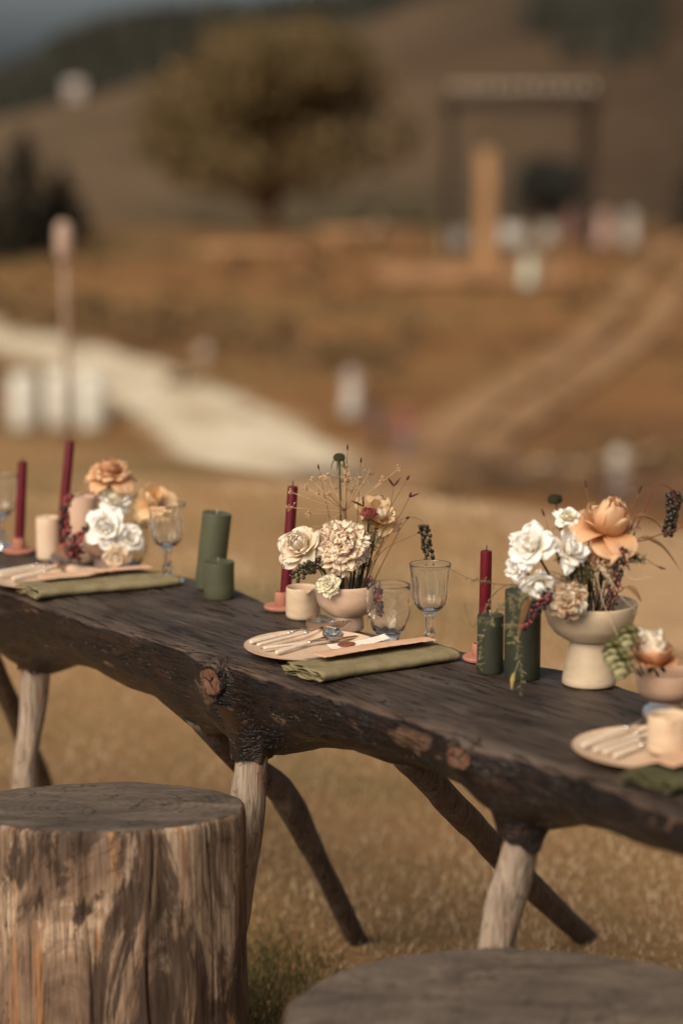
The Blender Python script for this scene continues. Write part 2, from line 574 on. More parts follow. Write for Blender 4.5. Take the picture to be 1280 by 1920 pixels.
conifer('dark conifer cut off by the left frame edge', -14.3, 96.5, 4.4, 5.0, 12)
conifer('shorter dark conifer right of the tallest one, above the torch post', -11.2, 98, 3.2, 3.6, 13)

conifer('dark conifer at the right edge of the ridge, behind the guests', 15.4, 103, 5.2, 5.0, 14)
# low scrub mottling the opposite slope
SCRUB = mat('dry_scrub', [(0.0, (0.095, 0.062, 0.030)), (0.5, (0.165, 0.100, 0.046)), (1.0, (0.25, 0.155, 0.072))], ns=0.3, rough=.9, attr=True)
rn = random.Random(31); m = MB()
for k in range(520):
    if k < 200:
        x = rn.uniform(-15, 2); y = 87.0 - .20 * (x + 15) + rn.gauss(0, 1.2) - (4.0 if x > -6 else 0) * (x + 6) / 8
    elif k < 300:
        x = rn.uniform(2, 13); y = 66.5 + rn.gauss(0, 1.0) + .3 * (x - 2)
    else:
        x = rn.uniform(-15, 15); y = rn.uniform(71, 97)
    if min((Vector((x, y)) - Vector(p)).length for p in [(a_[0], a_[1]) for a_ in RD]) < 1.5:
        continue
    s_ = rn.uniform(.18, .55)
    leaf_cloud(m, [((x, y, h1(x, y) + s_ * .3), (s_, s_ * .8, s_ * .55))], 26, s_ * .42, rn, .3)
tag(m.build('scrub', SCRUB, smooth=False), 'low brown scrub scattered over the slope across the valley', 'scrub', kind='stuff')

LEAF_GREY = mat('grey_green_leaf', [(0.0, (0.040, 0.036, 0.020)), (0.5, (0.085, 0.072, 0.038)), (1.0, (0.135, 0.112, 0.06))], ns=0.6, rough=.8, attr=True)
LEAF_BLUE = mat('dark_blue_green_leaf', [(0.0, (0.010, 0.012, 0.010)), (0.5, (0.022, 0.024, 0.020)), (1.0, (0.045, 0.045, 0.034))], ns=0.6, rough=.8, attr=True)
def shrub(label, x, y, w, h, leaf, seed, n=1800, size=.25):
    rn = random.Random(seed)
    z0 = h1(x, y) if y < 118 else float(hill_h(x, y))
    root = thing('shrub', label, 'shrub', (x, y, z0 - .2), 0, 'shrubs on the far slope')
    m = MB()
    for k in range(7):
        a = k * .9
        m.tube([(0, 0, 0), (math.cos(a) * w * .16, math.sin(a) * w * .16, h * .35), (math.cos(a) * w * .3, math.sin(a) * w * .3, h * .7)], [.12, .08, .03], 6)
    m.build('trunk', BARK_DARK, root)
    lobes = [((w * rn.uniform(-.3, .3), w * rn.uniform(-.15, .15), h * rn.uniform(.35, .62)), (w * .24, w * .2, h * .34)) for _ in range(8)]
    m = MB(); leaf_cloud(m, lobes, n, size, rn); m.build('crown', leaf, root, smooth=False)
shrub('wide grey green shrub right of the tree trunk', 1.2, 128, 7.5, 4.2, LEAF_GREY, 21)
shrub('dark shrub left of the tree trunk', -8.2, 135, 5.2, 2.4, LEAF_BLUE, 22)
shrub('low dark shrub between conifers and tree', -12.6, 128, 3.2, 1.6, LEAF_BLUE, 23, 900)
shrub('dark shrub seen through the pergola', 12.6, 150, 4.4, 4.2, LEAF_BLUE, 24)
shrub('dim grey shrub behind the conifers', -14.2, 125, 4.5, 4.6, LEAF_BLUE, 25)

# ---------------------------------------------------------------- small things in the background
WHITE_PLASTER = mat('white_plaster', two((0.42, 0.36, 0.33), (0.52, 0.45, 0.41)), ns=1.5, rough=.9)
ROOF = mat('roof_tiles', two((0.16, 0.09, 0.07), (0.24, 0.14, 0.11)), ns=2, rough=.9)
DARKGLASS = mat('dark_pane', two((0.02, 0.02, 0.022), (0.04, 0.04, 0.045)), ns=2, rough=.1, spec=.5)
hz = float(hill_h(-30.9, 285))
r_ = thing('farmhouse', 'small white farmhouse on the distant hill at upper left', 'house', (-30.9, 285, hz - .1))
r_.scale = (.5, .5, .5)
m = MB(); m.box((0, 0, 1.5), (3.4, 4, 3.0)); m.build('wall', WHITE_PLASTER, r_, smooth=False)
m = MB(); m.add([(-2, -2.3, 2.9), (2, -2.3, 2.9), (2, 2.3, 2.9), (-2, 2.3, 2.9), (-2, 0, 4.2), (2, 0, 4.2)], [(0, 1, 5, 4), (2, 3, 4, 5), (0, 4, 3), (1, 2, 5), (3, 2, 1, 0)])
rf = m.build('roof', mat('pale_roof', two((0.36, 0.31, 0.28), (0.44, 0.38, 0.34)), ns=2, rough=.9), r_, smooth=False)
m = MB(); m.box((.8, .6, 4.2), (.4, .4, 1.0)); m.build('chimney', WHITE_PLASTER, rf, smooth=False)
for k in (-.9, .9):
    m = MB(); m.box((k, -2.01, 1.9), (.5, .06, .8)); m.build('window', DARKGLASS, r_, smooth=False)
m = MB(); m.box((0, -2.01, 1.0), (.6, .06, 1.7)); m.build('door', BARK_DARK, r_, smooth=False)

# pergola with string lights
TIMBER_DARK = mat('dark_timber', two((0.022, 0.016, 0.012), (0.045, 0.032, 0.024)), scale=(1, 1, 4), ns=3, rough=.85, spec=.15)
PX, PY = (4.25, 9.75), (95.0, 98.2)
pz = h1(7, 95)
root = thing('pergola', 'tall dark timber pergola frame on the right of the ridge', 'pergola', (7, 95, pz))
for x in PX:
    for y in PY:
        m = MB(); m.box((x - 7, y - 95, 2.9), (.27, .27, 6.2)); m.build('post', TIMBER_DARK, root, smooth=False)
for y in PY:
    m = MB(); m.box((0, y - 95 - .005, 5.86), (6.1, .26, .30)); m.build('beam', TIMBER_DARK, root, smooth=False)
for k in range(12):
    x = PX[0] - 7 + (PX[1] - PX[0]) * k / 11
    m = MB(); m.box((x, 1.6, 6.17), (.10, 4.2, .18)); m.build('rafter', TIMBER_DARK, root, smooth=False)
BULB = None
mm, t, p, o = newmat('lit_bulb')
p.inputs['Base Color'].default_value = (.9, .8, .6, 1)
p.inputs['Emission Color'].default_value = (1, .82, .62, 1)
p.inputs['Emission Strength'].default_value = 0.75
BULB = mm
root = thing('string_lights', 'row of small festoon bulbs along the top of the pergola', 'string lights', (7, 94.9, pz + 6.55))
m = MB(); cab = []
for k in range(45):
    s_ = k / 44
    cab.append((PX[0] - 7.1 + 5.7 * s_, 0, .16 - .05 * math.sin(PI * ((s_ * 11) % 1))))
m.tube(cab, .012, 5)
for x in (cab[0], cab[22], cab[-1]):
    m.tube([(x[0], .1, -.4), (x[0], .02, .17)], .02, 6)
m.build('cable', TIMBER_DARK, root)
bm_ = MB(); bm_.lathe([(.001, .06), (.012, .058), (.014, .03), (.03, .0), (.045, -.04), (.04, -.075), (.02, -.098), (.001, -.10)], 12)
bme = bm_.mesh('bulb', BULB)
for k in range(12):
    s_ = (k + .5) / 12
    inst('bulb', bme, root, (PX[0] - 7.1 + 5.7 * s_, 0, .06))

# timber pillar and deck
PINE = mat('fresh_pine', [(.3, (.24, .125, .06)), (.5, (.38, .215, .105)), (.7, (.50, .30, .155))], scale=(4, 4, .7), ns=2, rough=.8, spec=.2)
PINE_DECK = mat('pine_deck', [(.3, (.20, .105, .055)), (.5, (.32, .178, .092)), (.7, (.43, .25, .13))], scale=(.7, 4, 4), ns=2, rough=.8, spec=.2)
dz = h1(5.4, 92)
root = thing('timber_pillar', 'tall pale pine pillar standing at the edge of the deck', 'pillar', (5.4, 91.6, dz))
for k in range(3):
    m = MB(); m.box((-.18 + .18 * k, 0, 2.15), (.165, .4, 4.7)); m.build('plank', PINE, root, smooth=False)
m = MB(); m.box((0, 0, 4.57), (.62, .5, .14)); m.build('cap', PINE, root, smooth=False)
root = thing('wooden_deck', 'long low pine deck in front of the pergola', 'deck', (4.9, 91.2, h1(4.9, 91.2)))
for k in range(6):
    m = MB(); m.box((0, -.9 + .36 * k, .42), (7.4, .33, .06)); m.build('plank', PINE_DECK, root, smooth=False)
m = MB(); m.box((0, -1.07, .18), (7.3, .05, .40)); m.build('fascia', PINE_DECK, root, smooth=False)
for k in range(5):
    m = MB(); m.box((-3.4 + 1.7 * k, .2, .10), (.14, 1.6, .56)); m.build('leg', PINE_DECK, root, smooth=False)
def bench(label, x, y, L, rz=0):
    root = thing('log_bench', label, 'bench', (x, y, h1(x, y)), rz, 'log benches on the ridge')
    m = MB(); m.tube([(-L / 2, 0, .5), (0, 0, .52), (L / 2, 0, .5)], [.17, .18, .17], 10, wob=.15); m.build('seat', PINE_DECK, root)
    for s_ in (-1, 1):
        m = MB(); m.tube([(s_ * L * .36, 0, -.1), (s_ * L * .36, 0, .4)], [.16, .15], 8); m.build('leg', PINE_DECK, root)
bench('log bench on the ridge below the broad tree', -3.2, 94.0, 4.4)
bench('log bench on the ridge between the tree and the pine pillar', 1.2, 97.5, 4.2, .1)

# field torch posts near the crest of the meadow
GREYWOOD = mat('grey_wood_post', two((0.22, 0.15, 0.11), (0.32, 0.23, 0.17)), scale=(3, 3, .5), ns=12, rough=.85)
PALE_TOP = mat('pale_terracotta', two((0.33, 0.225, 0.17), (0.42, 0.30, 0.23)), ns=8, rough=.8)
def torch(label, x, y, h):
    root = thing('torch_post', label, 'garden torch', (x, y, h1(x, y)), 0)
    m = MB(); m.tube([(0, 0, -.05), (.004, 0, h * .4), (0, 0, h - .19)], [.015, .014, .014], 8, wob=.2); m.build('post', GREYWOOD, root)
    m = MB(); m.lathe([(.001, h - .2), (.024, h - .2), (.038, h - .17), (.043, h - .1), (.040, h - .035), (.034, h - .03), (.037, h - .1), (.03, h - .16), (.001, h - .17)], 20); m.build('bowl', PALE_TOP, root)
    m = MB(); m.lathe([(.042, h - .03), (.038, h - .02), (.02, h + .0), (.001, h + .005)], 20); m.build('lid', PALE_TOP, root)
torch('tall thin post with pale rounded top at the left of the meadow', *(-1.3926, 12.1919, 0.0000)[:2], 1.13)

# white wrapped bales beside the road
WRAP = mat('white_wrap', two((0.54, 0.53, 0.46), (0.66, 0.65, 0.58)), scale=(1, 1, 3), ns=2.5, rough=.45, bmp=.4, bs=8, bd=.02)
for i, (x, lab) in enumerate(((-9.55, 'white rounded block by the pale road, leftmost of three'), (-8.48, 'white rounded block by the pale road, middle of three'), (-7.5, 'white rounded block by the pale road, rightmost of three'))):
    y = 72.3 + .25 * (i % 2)
    root = thing('wrapped_bale', lab, 'bale', (x, y, h1(x, y) - .05), 0, 'white bales beside the road')
    m = MB(); rr = .42
    m.lathe([(.001, 0), (rr * .86, 0), (rr, .12), (rr * 1.03, .5), (rr * 1.02, 1.0), (rr * .98, 1.5), (rr * .8, 1.62), (.2, 1.65), (.001, 1.65)], 20,
            mod=lambda r, z, a, k: (r * (1 + .03 * math.sin(a * 5 + k)), z))
    m.build('wrap', WRAP, root)
    for zz in (.45, 1.15):
        m = MB(); m.lathe([(rr * 1.035, zz), (rr * 1.06, zz + .03), (rr * 1.035, zz + .06)], 20); m.build('strap', WHITE_PLASTER, root)

# rail fence in the valley
FENCE = mat('brown_rail', two((0.075, 0.045, 0.03), (0.14, 0.085, 0.055)), scale=(.6, 4, 4), ns=3, rough=.9)
FA, FB = Vector((3.2, 66.2)), Vector((12.5, 62.5))
root = thing('rail_fence', 'brown timber rail fence at the foot of the right slope', 'fence', (FA.x, FA.y, h1(FA.x, FA.y)))
nseg = 7
def fz(p): return h1(p.x, p.y) - h1(FA.x, FA.y)
for k in range(nseg + 1):
    p = FA.lerp(FB, k / nseg)
    m = MB(); q = p - FA; m.box((q.x, q.y, fz(p) + .55), (.16, .16, 1.5)); m.build('post', FENCE, root, smooth=False)
for k in range(nseg):
    a = FA.lerp(FB, k / nseg); b = FA.lerp(FB, (k + 1) / nseg)
    for zz in (.3, .62, .94, 1.2):
        m = MB(); qa, qb = a - FA, b - FA
        m.tube([(qa.x, qa.y - .1, fz(a) + zz), (qb.x, qb.y - .1, fz(b) + zz)], .06, 6); m.build('rail', FENCE, root)
# pale stone on slope
m = MB()
sx, sy = -4.65, 81.3
m.lathe([(.001, .32), (.14, .30), (.22, .2), (.26, .05), (.2, -.1), (.001, -.12)], 14, mod=lambda r, z, a, k: (r * (1 + .2 * math.sin(a * 2 + k) + .1 * math.sin(a * 5)), z))
o = m.build('boulder', mat('pale_stone', two((.30, .24, .20), (.40, .33, .28)), ns=6, rough=.9)); o.location = (sx, sy, h1(sx, sy))
tag(o, 'small pale stone lying on the brown slope above the road', 'stone')

# ---------------------------------------------------------------- people far away
SKIN = mat('skin', two((.36, .20, .14), (.42, .24, .17)), ns=6, rough=.6)
HAIR = mat('dark_hair', two((.03, .018, .012), (.06, .035, .02)), ns=20, rough=.6)
def cloth(name, c):
    return mat(name, two(tuple(k * .85 for k in c), c), ns=6, rough=.85, spec=.15)
def person(label, x, y, rz, top, bottom, skirt=None, h=1.7, seed=0, hair_len=0.0):
    rn = random.Random(seed)
    root = thing('person', label, 'person', (x, y, h1(x, y)), rz, None)
    k = h / 1.7
    st = rn.uniform(.02, .1)
    J = {'pel': (0, 0, .93), 'wai': (0, .01, 1.08), 'che': (0, .01, 1.27), 'nek': (0, .0, 1.43), 'nk2': (0, -.015, 1.50), 'hed': (0, -.02, 1.60), 'top': (0, -.01, 1.68),
         'lsh': (-.17, 0, 1.38), 'lel': (-.235, .02, 1.12), 'lwr': (-.24, -.07, .90), 'lha': (-.235, -.10, .82),
         'rsh': (.17, 0, 1.38), 'rel': (.24, .03, 1.12), 'rwr': (.21, -.10, .93), 'rha': (.19, -.15, .87),
         'lhi': (-.09, 0, .88), 'lkn': (-.10, -.02 - st, .49), 'lan': (-.10, .02 - st, .09), 'lto': (-.11, -.13 - st, .035),
         'rhi': (.09, 0, .88), 'rkn': (.10, -.02 + st * .5, .49), 'ran': (.11, .05 + st, .09), 'rto': (.12, -.09 + st, .035)}
    RD = {'pel': .135, 'wai': .12, 'che': .14, 'nek': .07, 'nk2': .05, 'hed': .095, 'top': .06, 'lsh': .06, 'lel': .042, 'lwr': .03, 'lha': .032, 'rsh': .06, 'rel': .042, 'rwr': .03, 'rha': .032,
          'lhi': .095, 'lkn': .06, 'lan': .04, 'lto': .035, 'rhi': .095, 'rkn': .06, 'ran': .04, 'rto': .035}
    E_ = [('pel', 'wai'), ('wai', 'che'), ('che', 'nek'), ('nek', 'nk2'), ('nk2', 'hed'), ('hed', 'top'), ('che', 'lsh'), ('lsh', 'lel'), ('lel', 'lwr'), ('lwr', 'lha'), ('che', 'rsh'), ('rsh', 'rel'), ('rel', 'rwr'), ('rwr', 'rha'),
          ('pel', 'lhi'), ('lhi', 'lkn'), ('lkn', 'lan'), ('lan', 'lto'), ('pel', 'rhi'), ('rhi', 'rkn'), ('rkn', 'ran'), ('ran', 'rto')]
    keys = list(J)
    me = bpy.data.meshes.new('skeleton')
    me.from_pydata([tuple(c * k for c in J[q]) for q in keys], [(keys.index(a), keys.index(b)) for a, b in E_], [])
    ob = bpy.data.objects.new('skeleton', me); col.objects.link(ob)
    ob.modifiers.new('skin', 'SKIN')
    for i, q in enumerate(keys):
        sv = me.skin_vertices[0].data[i]
        sv.radius = (RD[q] * k, RD[q] * k * (.8 if q in ('pel', 'wai', 'che') else 1)); sv.use_root = (q == 'pel')
    ob.modifiers.new('sub', 'SUBSURF').levels = 1
    dg = bpy.context.evaluated_depsgraph_get()
    bme_ = bpy.data.meshes.new_from_object(ob.evaluated_get(dg))
    bpy.data.objects.remove(ob)
    for m_ in (SKIN, top, bottom, HAIR):
        bme_.materials.append(m_)
    for p in bme_.polygons:
        c = p.center / k
        p.use_smooth = True
        p.material_index = 0 if c.z > 1.44 or (abs(c.x) > .18 and c.z < 1.0) else (1 if c.z > .95 else (2 if c.z > .07 else 3))
    body = bpy.data.objects.new('body', bme_); col.objects.link(body); body.parent = root
    m = MB()
    m.lathe([(.001, .10), (.06, .085), (.098, .03), (.105, -.03 - hair_len * .5), (.085, -.07 - hair_len), (.07, -.05)], 14, c=(0, .015, 1.62))
    m.build('hair', HAIR, root, M=Matrix.Scale(k, 4))
    if skirt:
        m = MB(); m.lathe([(.125, 1.05), (.17, .9), (.25, .5), (.33, .12), (.32, .11), (.24, .5), (.12, 1.04)], 20, mod=lambda r, z, a, kk: (r * (1 + .06 * math.sin(a * 7) * (1.1 - z)), z))
        m.build('skirt', skirt, root, M=Matrix.Scale(k, 4))
C_W = cloth('white_cloth', (.50, .47, .43)); C_D = cloth('dark_cloth', (.035, .03, .035)); C_P = cloth('pink_cloth', (.62, .42, .36)); C_M = cloth('mint_cloth', (.52, .60, .50))
C_MAU = cloth('mauve_cloth', (.24, .12, .13)); C_BL = cloth('slate_cloth', (.14, .12, .16)); C_TAN = cloth('tan_cloth', (.34, .25, .18)); C_RED = cloth('dusty_red_cloth', (.26, .09, .09))
person('person in white clothes on the slope beside the road', .32, 73.4, .3, C_W, C_W, C_W, seed=1)
person('person in slate clothes walking at the road edge', 1.02, 69.0, 1.0, C_BL, C_D, seed=2)
person('person in dusty red top beside the slate one on the road', 1.80, 68.8, -.6, C_RED, C_BL, seed=3)
person('person in white clothes by the rail fence at right', 7.55, 65.2, 2.4, C_W, C_W, C_W, seed=4)
person('person in a pink top near the right pergola post', 10.45, 97, .2, C_P, C_TAN, C_P, seed=5)
person('person in a long white dress, rightmost on the ridge', 11.5, 97, -.3, C_W, C_W, C_W, seed=6, hair_len=.15)
person('person in mauve clothes under the pergola', 9.15, 96.8, .5, C_MAU, C_MAU, seed=7)
person('person in a wide mint skirt on the deck edge', 6.95, 90.0, .1, C_M, C_M, C_M, seed=8, h=1.5)
person('person in a tan jacket beside the log bench', 1.45, 96.2, .8, C_TAN, C_D, seed=9, h=1.6)
# white chairs and cloth-covered tables under the pergola
def white_chair(label, x, y, rz):
    root = thing('garden_chair', label, 'chair', (x, y, h1(x, y)), rz, 'white chairs under the pergola')
    m = MB(); m.box((0, 0, .46), (.46, .46, .05)); m.build('seat', C_W, root, smooth=False)
    m = MB(); m.box((0, .22, .78), (.46, .05, .62)); m.build('backrest', C_W, root, smooth=False)
    for a in (-1, 1):
        for b in (-1, 1):
            m = MB(); m.tube([(a * .2, b * .2, -.05), (a * .2, b * .2, .44)], .025, 6); m.build('leg', C_W, root)
def cloth_table(label, x, y):
    root = thing('covered_table', label, 'table', (x, y, h1(x, y)), 0, 'white covered tables under the pergola')
    m = MB(); m.lathe([(.001, .78), (.42, .78), (.44, .76), (.47, .4), (.52, .04), (.50, .04), (.45, .4), (.4, .74)], 28, mod=lambda r, z, a, k: (r * (1 + .05 * math.sin(a * 9) * (.8 - z)), z)); m.build('tablecloth', C_W, root)
    m = MB(); m.tube([(0, 0, -.05), (0, 0, .74)], .05, 8); m.build('leg', TIMBER_DARK, root)
cloth_table('round table under a white cloth left of the pine pillar', 4.55, 96.2)
white_chair('white chair right of the pine pillar', 6.55, 96.0, 3.0)
cloth_table('small white covered table at the middle of the pergola', 6.95, 97.2)
white_chair('white chair in the right half of the pergola', 8.05, 96.0, 3.4)

# ---------------------------------------------------------------- wood materials
def sep_normal_z(t):
    g = nd(t, 'ShaderNodeNewGeometry')
    s = nd(t, 'ShaderNodeSeparateXYZ'); t.links.new(g.outputs['Normal'], s.inputs[0])
    return s.outputs[2]

def slab_mat():
    m, t, p, o = newmat('weathered_log_slab')
    v = coords(t)
    vg = coords(t, (1.2, 11, 11))
    vf = coords(t, (3.0, 26, 26))
    grain = noise_tex(t, vg, 5, 8, 1.2)
    fine = noise_tex(t, vf, 9, 8, 0.6)
    blot = noise_tex(t, v, 6, 5, 0.8)
    top = ramp(t, grain, [(0.28, (0.060, 0.042, 0.032)), (0.45, (0.076, 0.055, 0.043)), (0.60, (0.090, 0.066, 0.052)), (0.78, (0.122, 0.090, 0.070))])
    big = noise_tex(t, coords(t, (1.0, 1.9, 1)), 3.4, 6, 1.1)
    top = mixc(t, ramp(t, blot, [(0.42, 0.0), (0.66, 0.75)]), top, (0.040, 0.028, 0.023))
    top = mixc(t, ramp(t, big, [(0.50, 0.0), (0.68, 0.55)]), top, (0.150, 0.120, 0.100))
    top = mixc(t, ramp(t, big, [(0.30, 0.7), (0.46, 0.0)]), top, (0.026, 0.018, 0.014))
    warm = noise_tex(t, v, 3.1, 4, .6)
    top = mixc(t, ramp(t, warm, [(0.54, 0.0), (0.72, 0.45)]), top, (0.190, 0.118, 0.080))
    # cracks along the grain
    cr = noise_tex(t, coords(t, (0.9, 16, 16)), 2.4, 3, 1.6)
    crack = ramp(t, math_n(t, 'ABSOLUTE', math_n(t, 'SUBTRACT', cr, 0.5)), [(0.0, 1.0), (0.010, 0.75), (0.022, 0.0)])
    top = mixc(t, crack, top, (0.012, 0.008, 0.006))
    top = mixc(t, 0.6, top, ramp(t, fine, [(0.3, 0.72), (0.7, 1.15)]), 'MULTIPLY')
    # side: black brown bark with bare patches
    side = ramp(t, noise_tex(t, coords(t, (1.6, 4, 4)), 7, 8, .7), [(0.30, (0.0035, 0.0018, 0.0012)), (0.55, (0.0105, 0.0052, 0.003)), (0.70, (0.030, 0.0135, 0.007)), (0.86, (0.10, 0.046, 0.024))])
    patch = noise_tex(t, coords(t, (2.6, 5.5, 5.5)), 3.2, 5, .5)
    pm = ramp(t, patch, [(0.605, 0.0), (0.645, 0.85), (1.0, 1.0)])
    side = mixc(t, pm, side, ramp(t, fine, [(0.3, (0.05, 0.026, 0.015)), (0.55, (0.15, 0.09, 0.056)), (0.75, (0.32, 0.21, 0.14))]))
    red = ramp(t, noise_tex(t, v, 5.2, 5, .4), [(0.60, 0.0), (0.68, 0.6)])
    side = mixc(t, red, side, (0.060, 0.018, 0.008))
    nz = sep_normal_z(t)
    f = ramp(t, math_n(t, 'ADD', nz, math_n(t, 'MULTIPLY', math_n(t, 'SUBTRACT', blot, 0.5), 0.6)), [(0.42, 0.0), (0.68, 1.0)])
    edge = ramp(t, math_n(t, 'ADD', nz, math_n(t, 'MULTIPLY', math_n(t, 'SUBTRACT', patch, 0.5), 0.9)), [(0.52, 0.0), (0.64, 0.65), (0.76, 0.5), (0.92, 0.0)])
    c = mixc(t, f, side, top)
    c = mixc(t, edge, c, ramp(t, fine, [(0.3, (0.045, 0.026, 0.018)), (0.6, (0.135, 0.088, 0.064)), (0.8, (0.24, 0.15, 0.10))]))
    t.links.new(c, p.inputs['Base Color'])
    t.links.new(math_n(t, 'ADD', ramp(t, fine, [(0.3, 0.26), (0.7, 0.50)]), math_n(t, 'MULTIPLY', f, .16)), p.inputs['Roughness'])
    t.links.new(ramp(t, f, [(0.0, .55), (1.0, .24)]), p.inputs['Specular IOR Level'])
    c = mixc(t, 1.0, c, (.88, .87, .86), 'MULTIPLY')
    t.links.new(c, p.inputs['Base Color'])
    hgt_ = math_n(t, 'SUBTRACT', math_n(t, 'ADD', math_n(t, 'MULTIPLY', grain, .6), math_n(t, 'MULTIPLY', fine, .5)), math_n(t, 'MULTIPLY', crack, .8))
    iso = noise_tex(t, v, 75, 6)
    hgt_ = math_n(t, 'ADD', hgt_, math_n(t, 'MULTIPLY', math_n(t, 'MULTIPLY', iso, .32), math_n(t, 'SUBTRACT', 1.0, f)))
    bump(t, p, hgt_, 0.95, 0.009)
    return m
SLAB = slab_mat()

def stick_mat(name, base, dark, warmc):
    m, t, p, o = newmat(name)
    v = coords(t); vs = coords(t, (34, 34, 3.2))
    g = noise_tex(t, vs, 4, 8, .8); b = noise_tex(t, coords(t, (1, 1, .5)), 17, 6, .7)
    c = ramp(t, g, [(0.28, dark), (0.5, base), (0.75, tuple(min(1, k * 1.45) for k in base))])
    c = mixc(t, ramp(t, b, [(0.5, 0.0), (0.7, 0.8)]), c, warmc)
    t.links.new(c, p.inputs['Base Color'])
    p.inputs['Roughness'].default_value = .75
    p.inputs['Specular IOR Level'].default_value = .25
    sp = noise_tex(t, v, 60, 4)
    c2 = mixc(t, ramp(t, sp, [(0.62, 0.0), (0.70, .7)]), c, tuple(k * .5 for k in dark))
    t.links.new(c2, p.inputs['Base Color'])
    bump(t, p, g, .8, .008)
    return m
LEG_PALE = stick_mat('bare_pale_branch', (0.30, 0.235, 0.18), (0.12, 0.08, 0.055), (0.27, 0.135, 0.065))
LEG_DARK = stick_mat('dark_barked_branch', (0.100, 0.070, 0.052), (0.024, 0.015, 0.011), (0.16, 0.125, 0.098))

def stump_side_mat():
    m, t, p, o = newmat('stump_side')
    def nz(scale, s_, det, dist, rough):
        return noise_tex(t, coords(t, scale), s_, det, dist, rough)
    fib = nz((120, 120, 5), 3, 6, .3, .6)
    fib2 = nz((42, 42, 2.0), 3, 7, .5, .65)
    big = nz((3.4, 3.4, 1.3), 2.6, 8, 1.2, .68)
    dark = nz((2.6, 2.6, 1.0), 2.7, 9, 1.6, .70)
    pale = nz((4.2, 4.2, 1.5), 2.2, 9, 1.4, .70)
    ora = nz((16, 16, .55), 2.4, 6, .6, .6)
    c = ramp(t, big, [(0.32, (0.085, 0.056, 0.040)), (0.45, (0.150, 0.102, 0.072)), (0.56, (0.225, 0.160, 0.112)), (0.70, (0.185, 0.118, 0.074))])
    c = mixc(t, ramp(t, pale, [(0.53, 0.0), (0.60, 0.8)]), c, ramp(t, fib2, [(0.3, (0.28, 0.20, 0.14)), (0.7, (0.50, 0.40, 0.30))]))
    c = mixc(t, ramp(t, ora, [(0.545, 0.0), (0.61, 0.85)]), c, ramp(t, fib2, [(0.3, (0.20, 0.085, 0.030)), (0.7, (0.44, 0.23, 0.10))]))
    c = mixc(t, ramp(t, dark, [(0.50, 0.0), (0.56, 0.85), (0.7, .95)]), c, ramp(t, fib2, [(0.3, (0.014, 0.009, 0.007)), (0.7, (0.062, 0.040, 0.030))]))
    c = mixc(t, .75, c, ramp(t, fib2, [(0.28, 0.65), (0.5, .97), (0.72, 1.15)]), 'MULTIPLY')
    c = mixc(t, .6, c, ramp(t, fib, [(0.3, 0.55), (0.65, 1.2)]), 'MULTIPLY')
    kn = nz((1.3, 1.3, .9), 10, 4, .4, .6)
    c = mixc(t, ramp(t, kn, [(0.66, 0.0), (0.70, .85)]), c, (.022, .013, .009))
    crk = nz((20, 20, .7), 1.6, 4, 1.0, .6)
    ck = ramp(t, math_n(t, 'ABSOLUTE', math_n(t, 'SUBTRACT', crk, .5)), [(0.0, .9), (0.0025, .6), (0.006, 0.0)])
    c = mixc(t, ck, c, (.018, .010, .007))
    c = mixc(t, 1.0, c, (1.06, 1.0, .95), 'MULTIPLY')
    t.links.new(c, p.inputs['Base Color'])
    p.inputs['Roughness'].default_value = .72
    p.inputs['Specular IOR Level'].default_value = .25
    hh = math_n(t, 'ADD', math_n(t, 'MULTIPLY', fib2, .8), math_n(t, 'MULTIPLY', fib, .35))
    hh = math_n(t, 'SUBTRACT', hh, math_n(t, 'MULTIPLY', ck, .8))
    bump(t, p, hh, .5, .008)
    return m
def stump_top_mat():
    m, t, p, o = newmat('stump_top')
    v = coords(t, (1, 1, 0))
    wv = nd(t, 'ShaderNodeTexWave', wave_type='RINGS', rings_direction='SPHERICAL')
    wv.inputs['Scale'].default_value = 22; wv.inputs['Distortion'].default_value = 5; wv.inputs['Detail'].default_value = 4; wv.inputs['Detail Scale'].default_value = .35
    t.links.new(v, wv.inputs['Vector'])
    b = noise_tex(t, coords(t, (1, 2.6, 1)), 5, 6, .8); f = noise_tex(t, v, 60, 6)
    c = ramp(t, b, [(0.32, (0.072, 0.058, 0.050)), (0.5, (0.125, 0.104, 0.090)), (0.7, (0.20, 0.162, 0.132))])
    c = mixc(t, .10, c, wv.outputs['Color'], 'MULTIPLY')
    c = mixc(t, .6, c, ramp(t, f, [(0.3, .6), (0.7, 1.2)]), 'MULTIPLY')
    ck = noise_tex(t, v, 4, 3, 1.5)
    c = mixc(t, 1.0, c, (.96, .90, .83), 'MULTIPLY')
    cr_ = ramp(t, math_n(t, 'ABSOLUTE', math_n(t, 'SUBTRACT', ck, .5)), [(0.0, .8), (0.003, .4), (0.007, 0.0)])
    c = mixc(t, cr_, c, (0.02, .014, .01))
    t.links.new(c, p.inputs['Base Color'])
    p.inputs['Roughness'].default_value = .85
    p.inputs['Specular IOR Level'].default_value = .2
    bump(t, p, math_n(t, 'ADD', math_n(t, 'MULTIPLY', wv.outputs['Fac'], .25), f), .35, .004)
    return m
STUMP_SIDE, STUMP_TOP = stump_side_mat(), stump_top_mat()

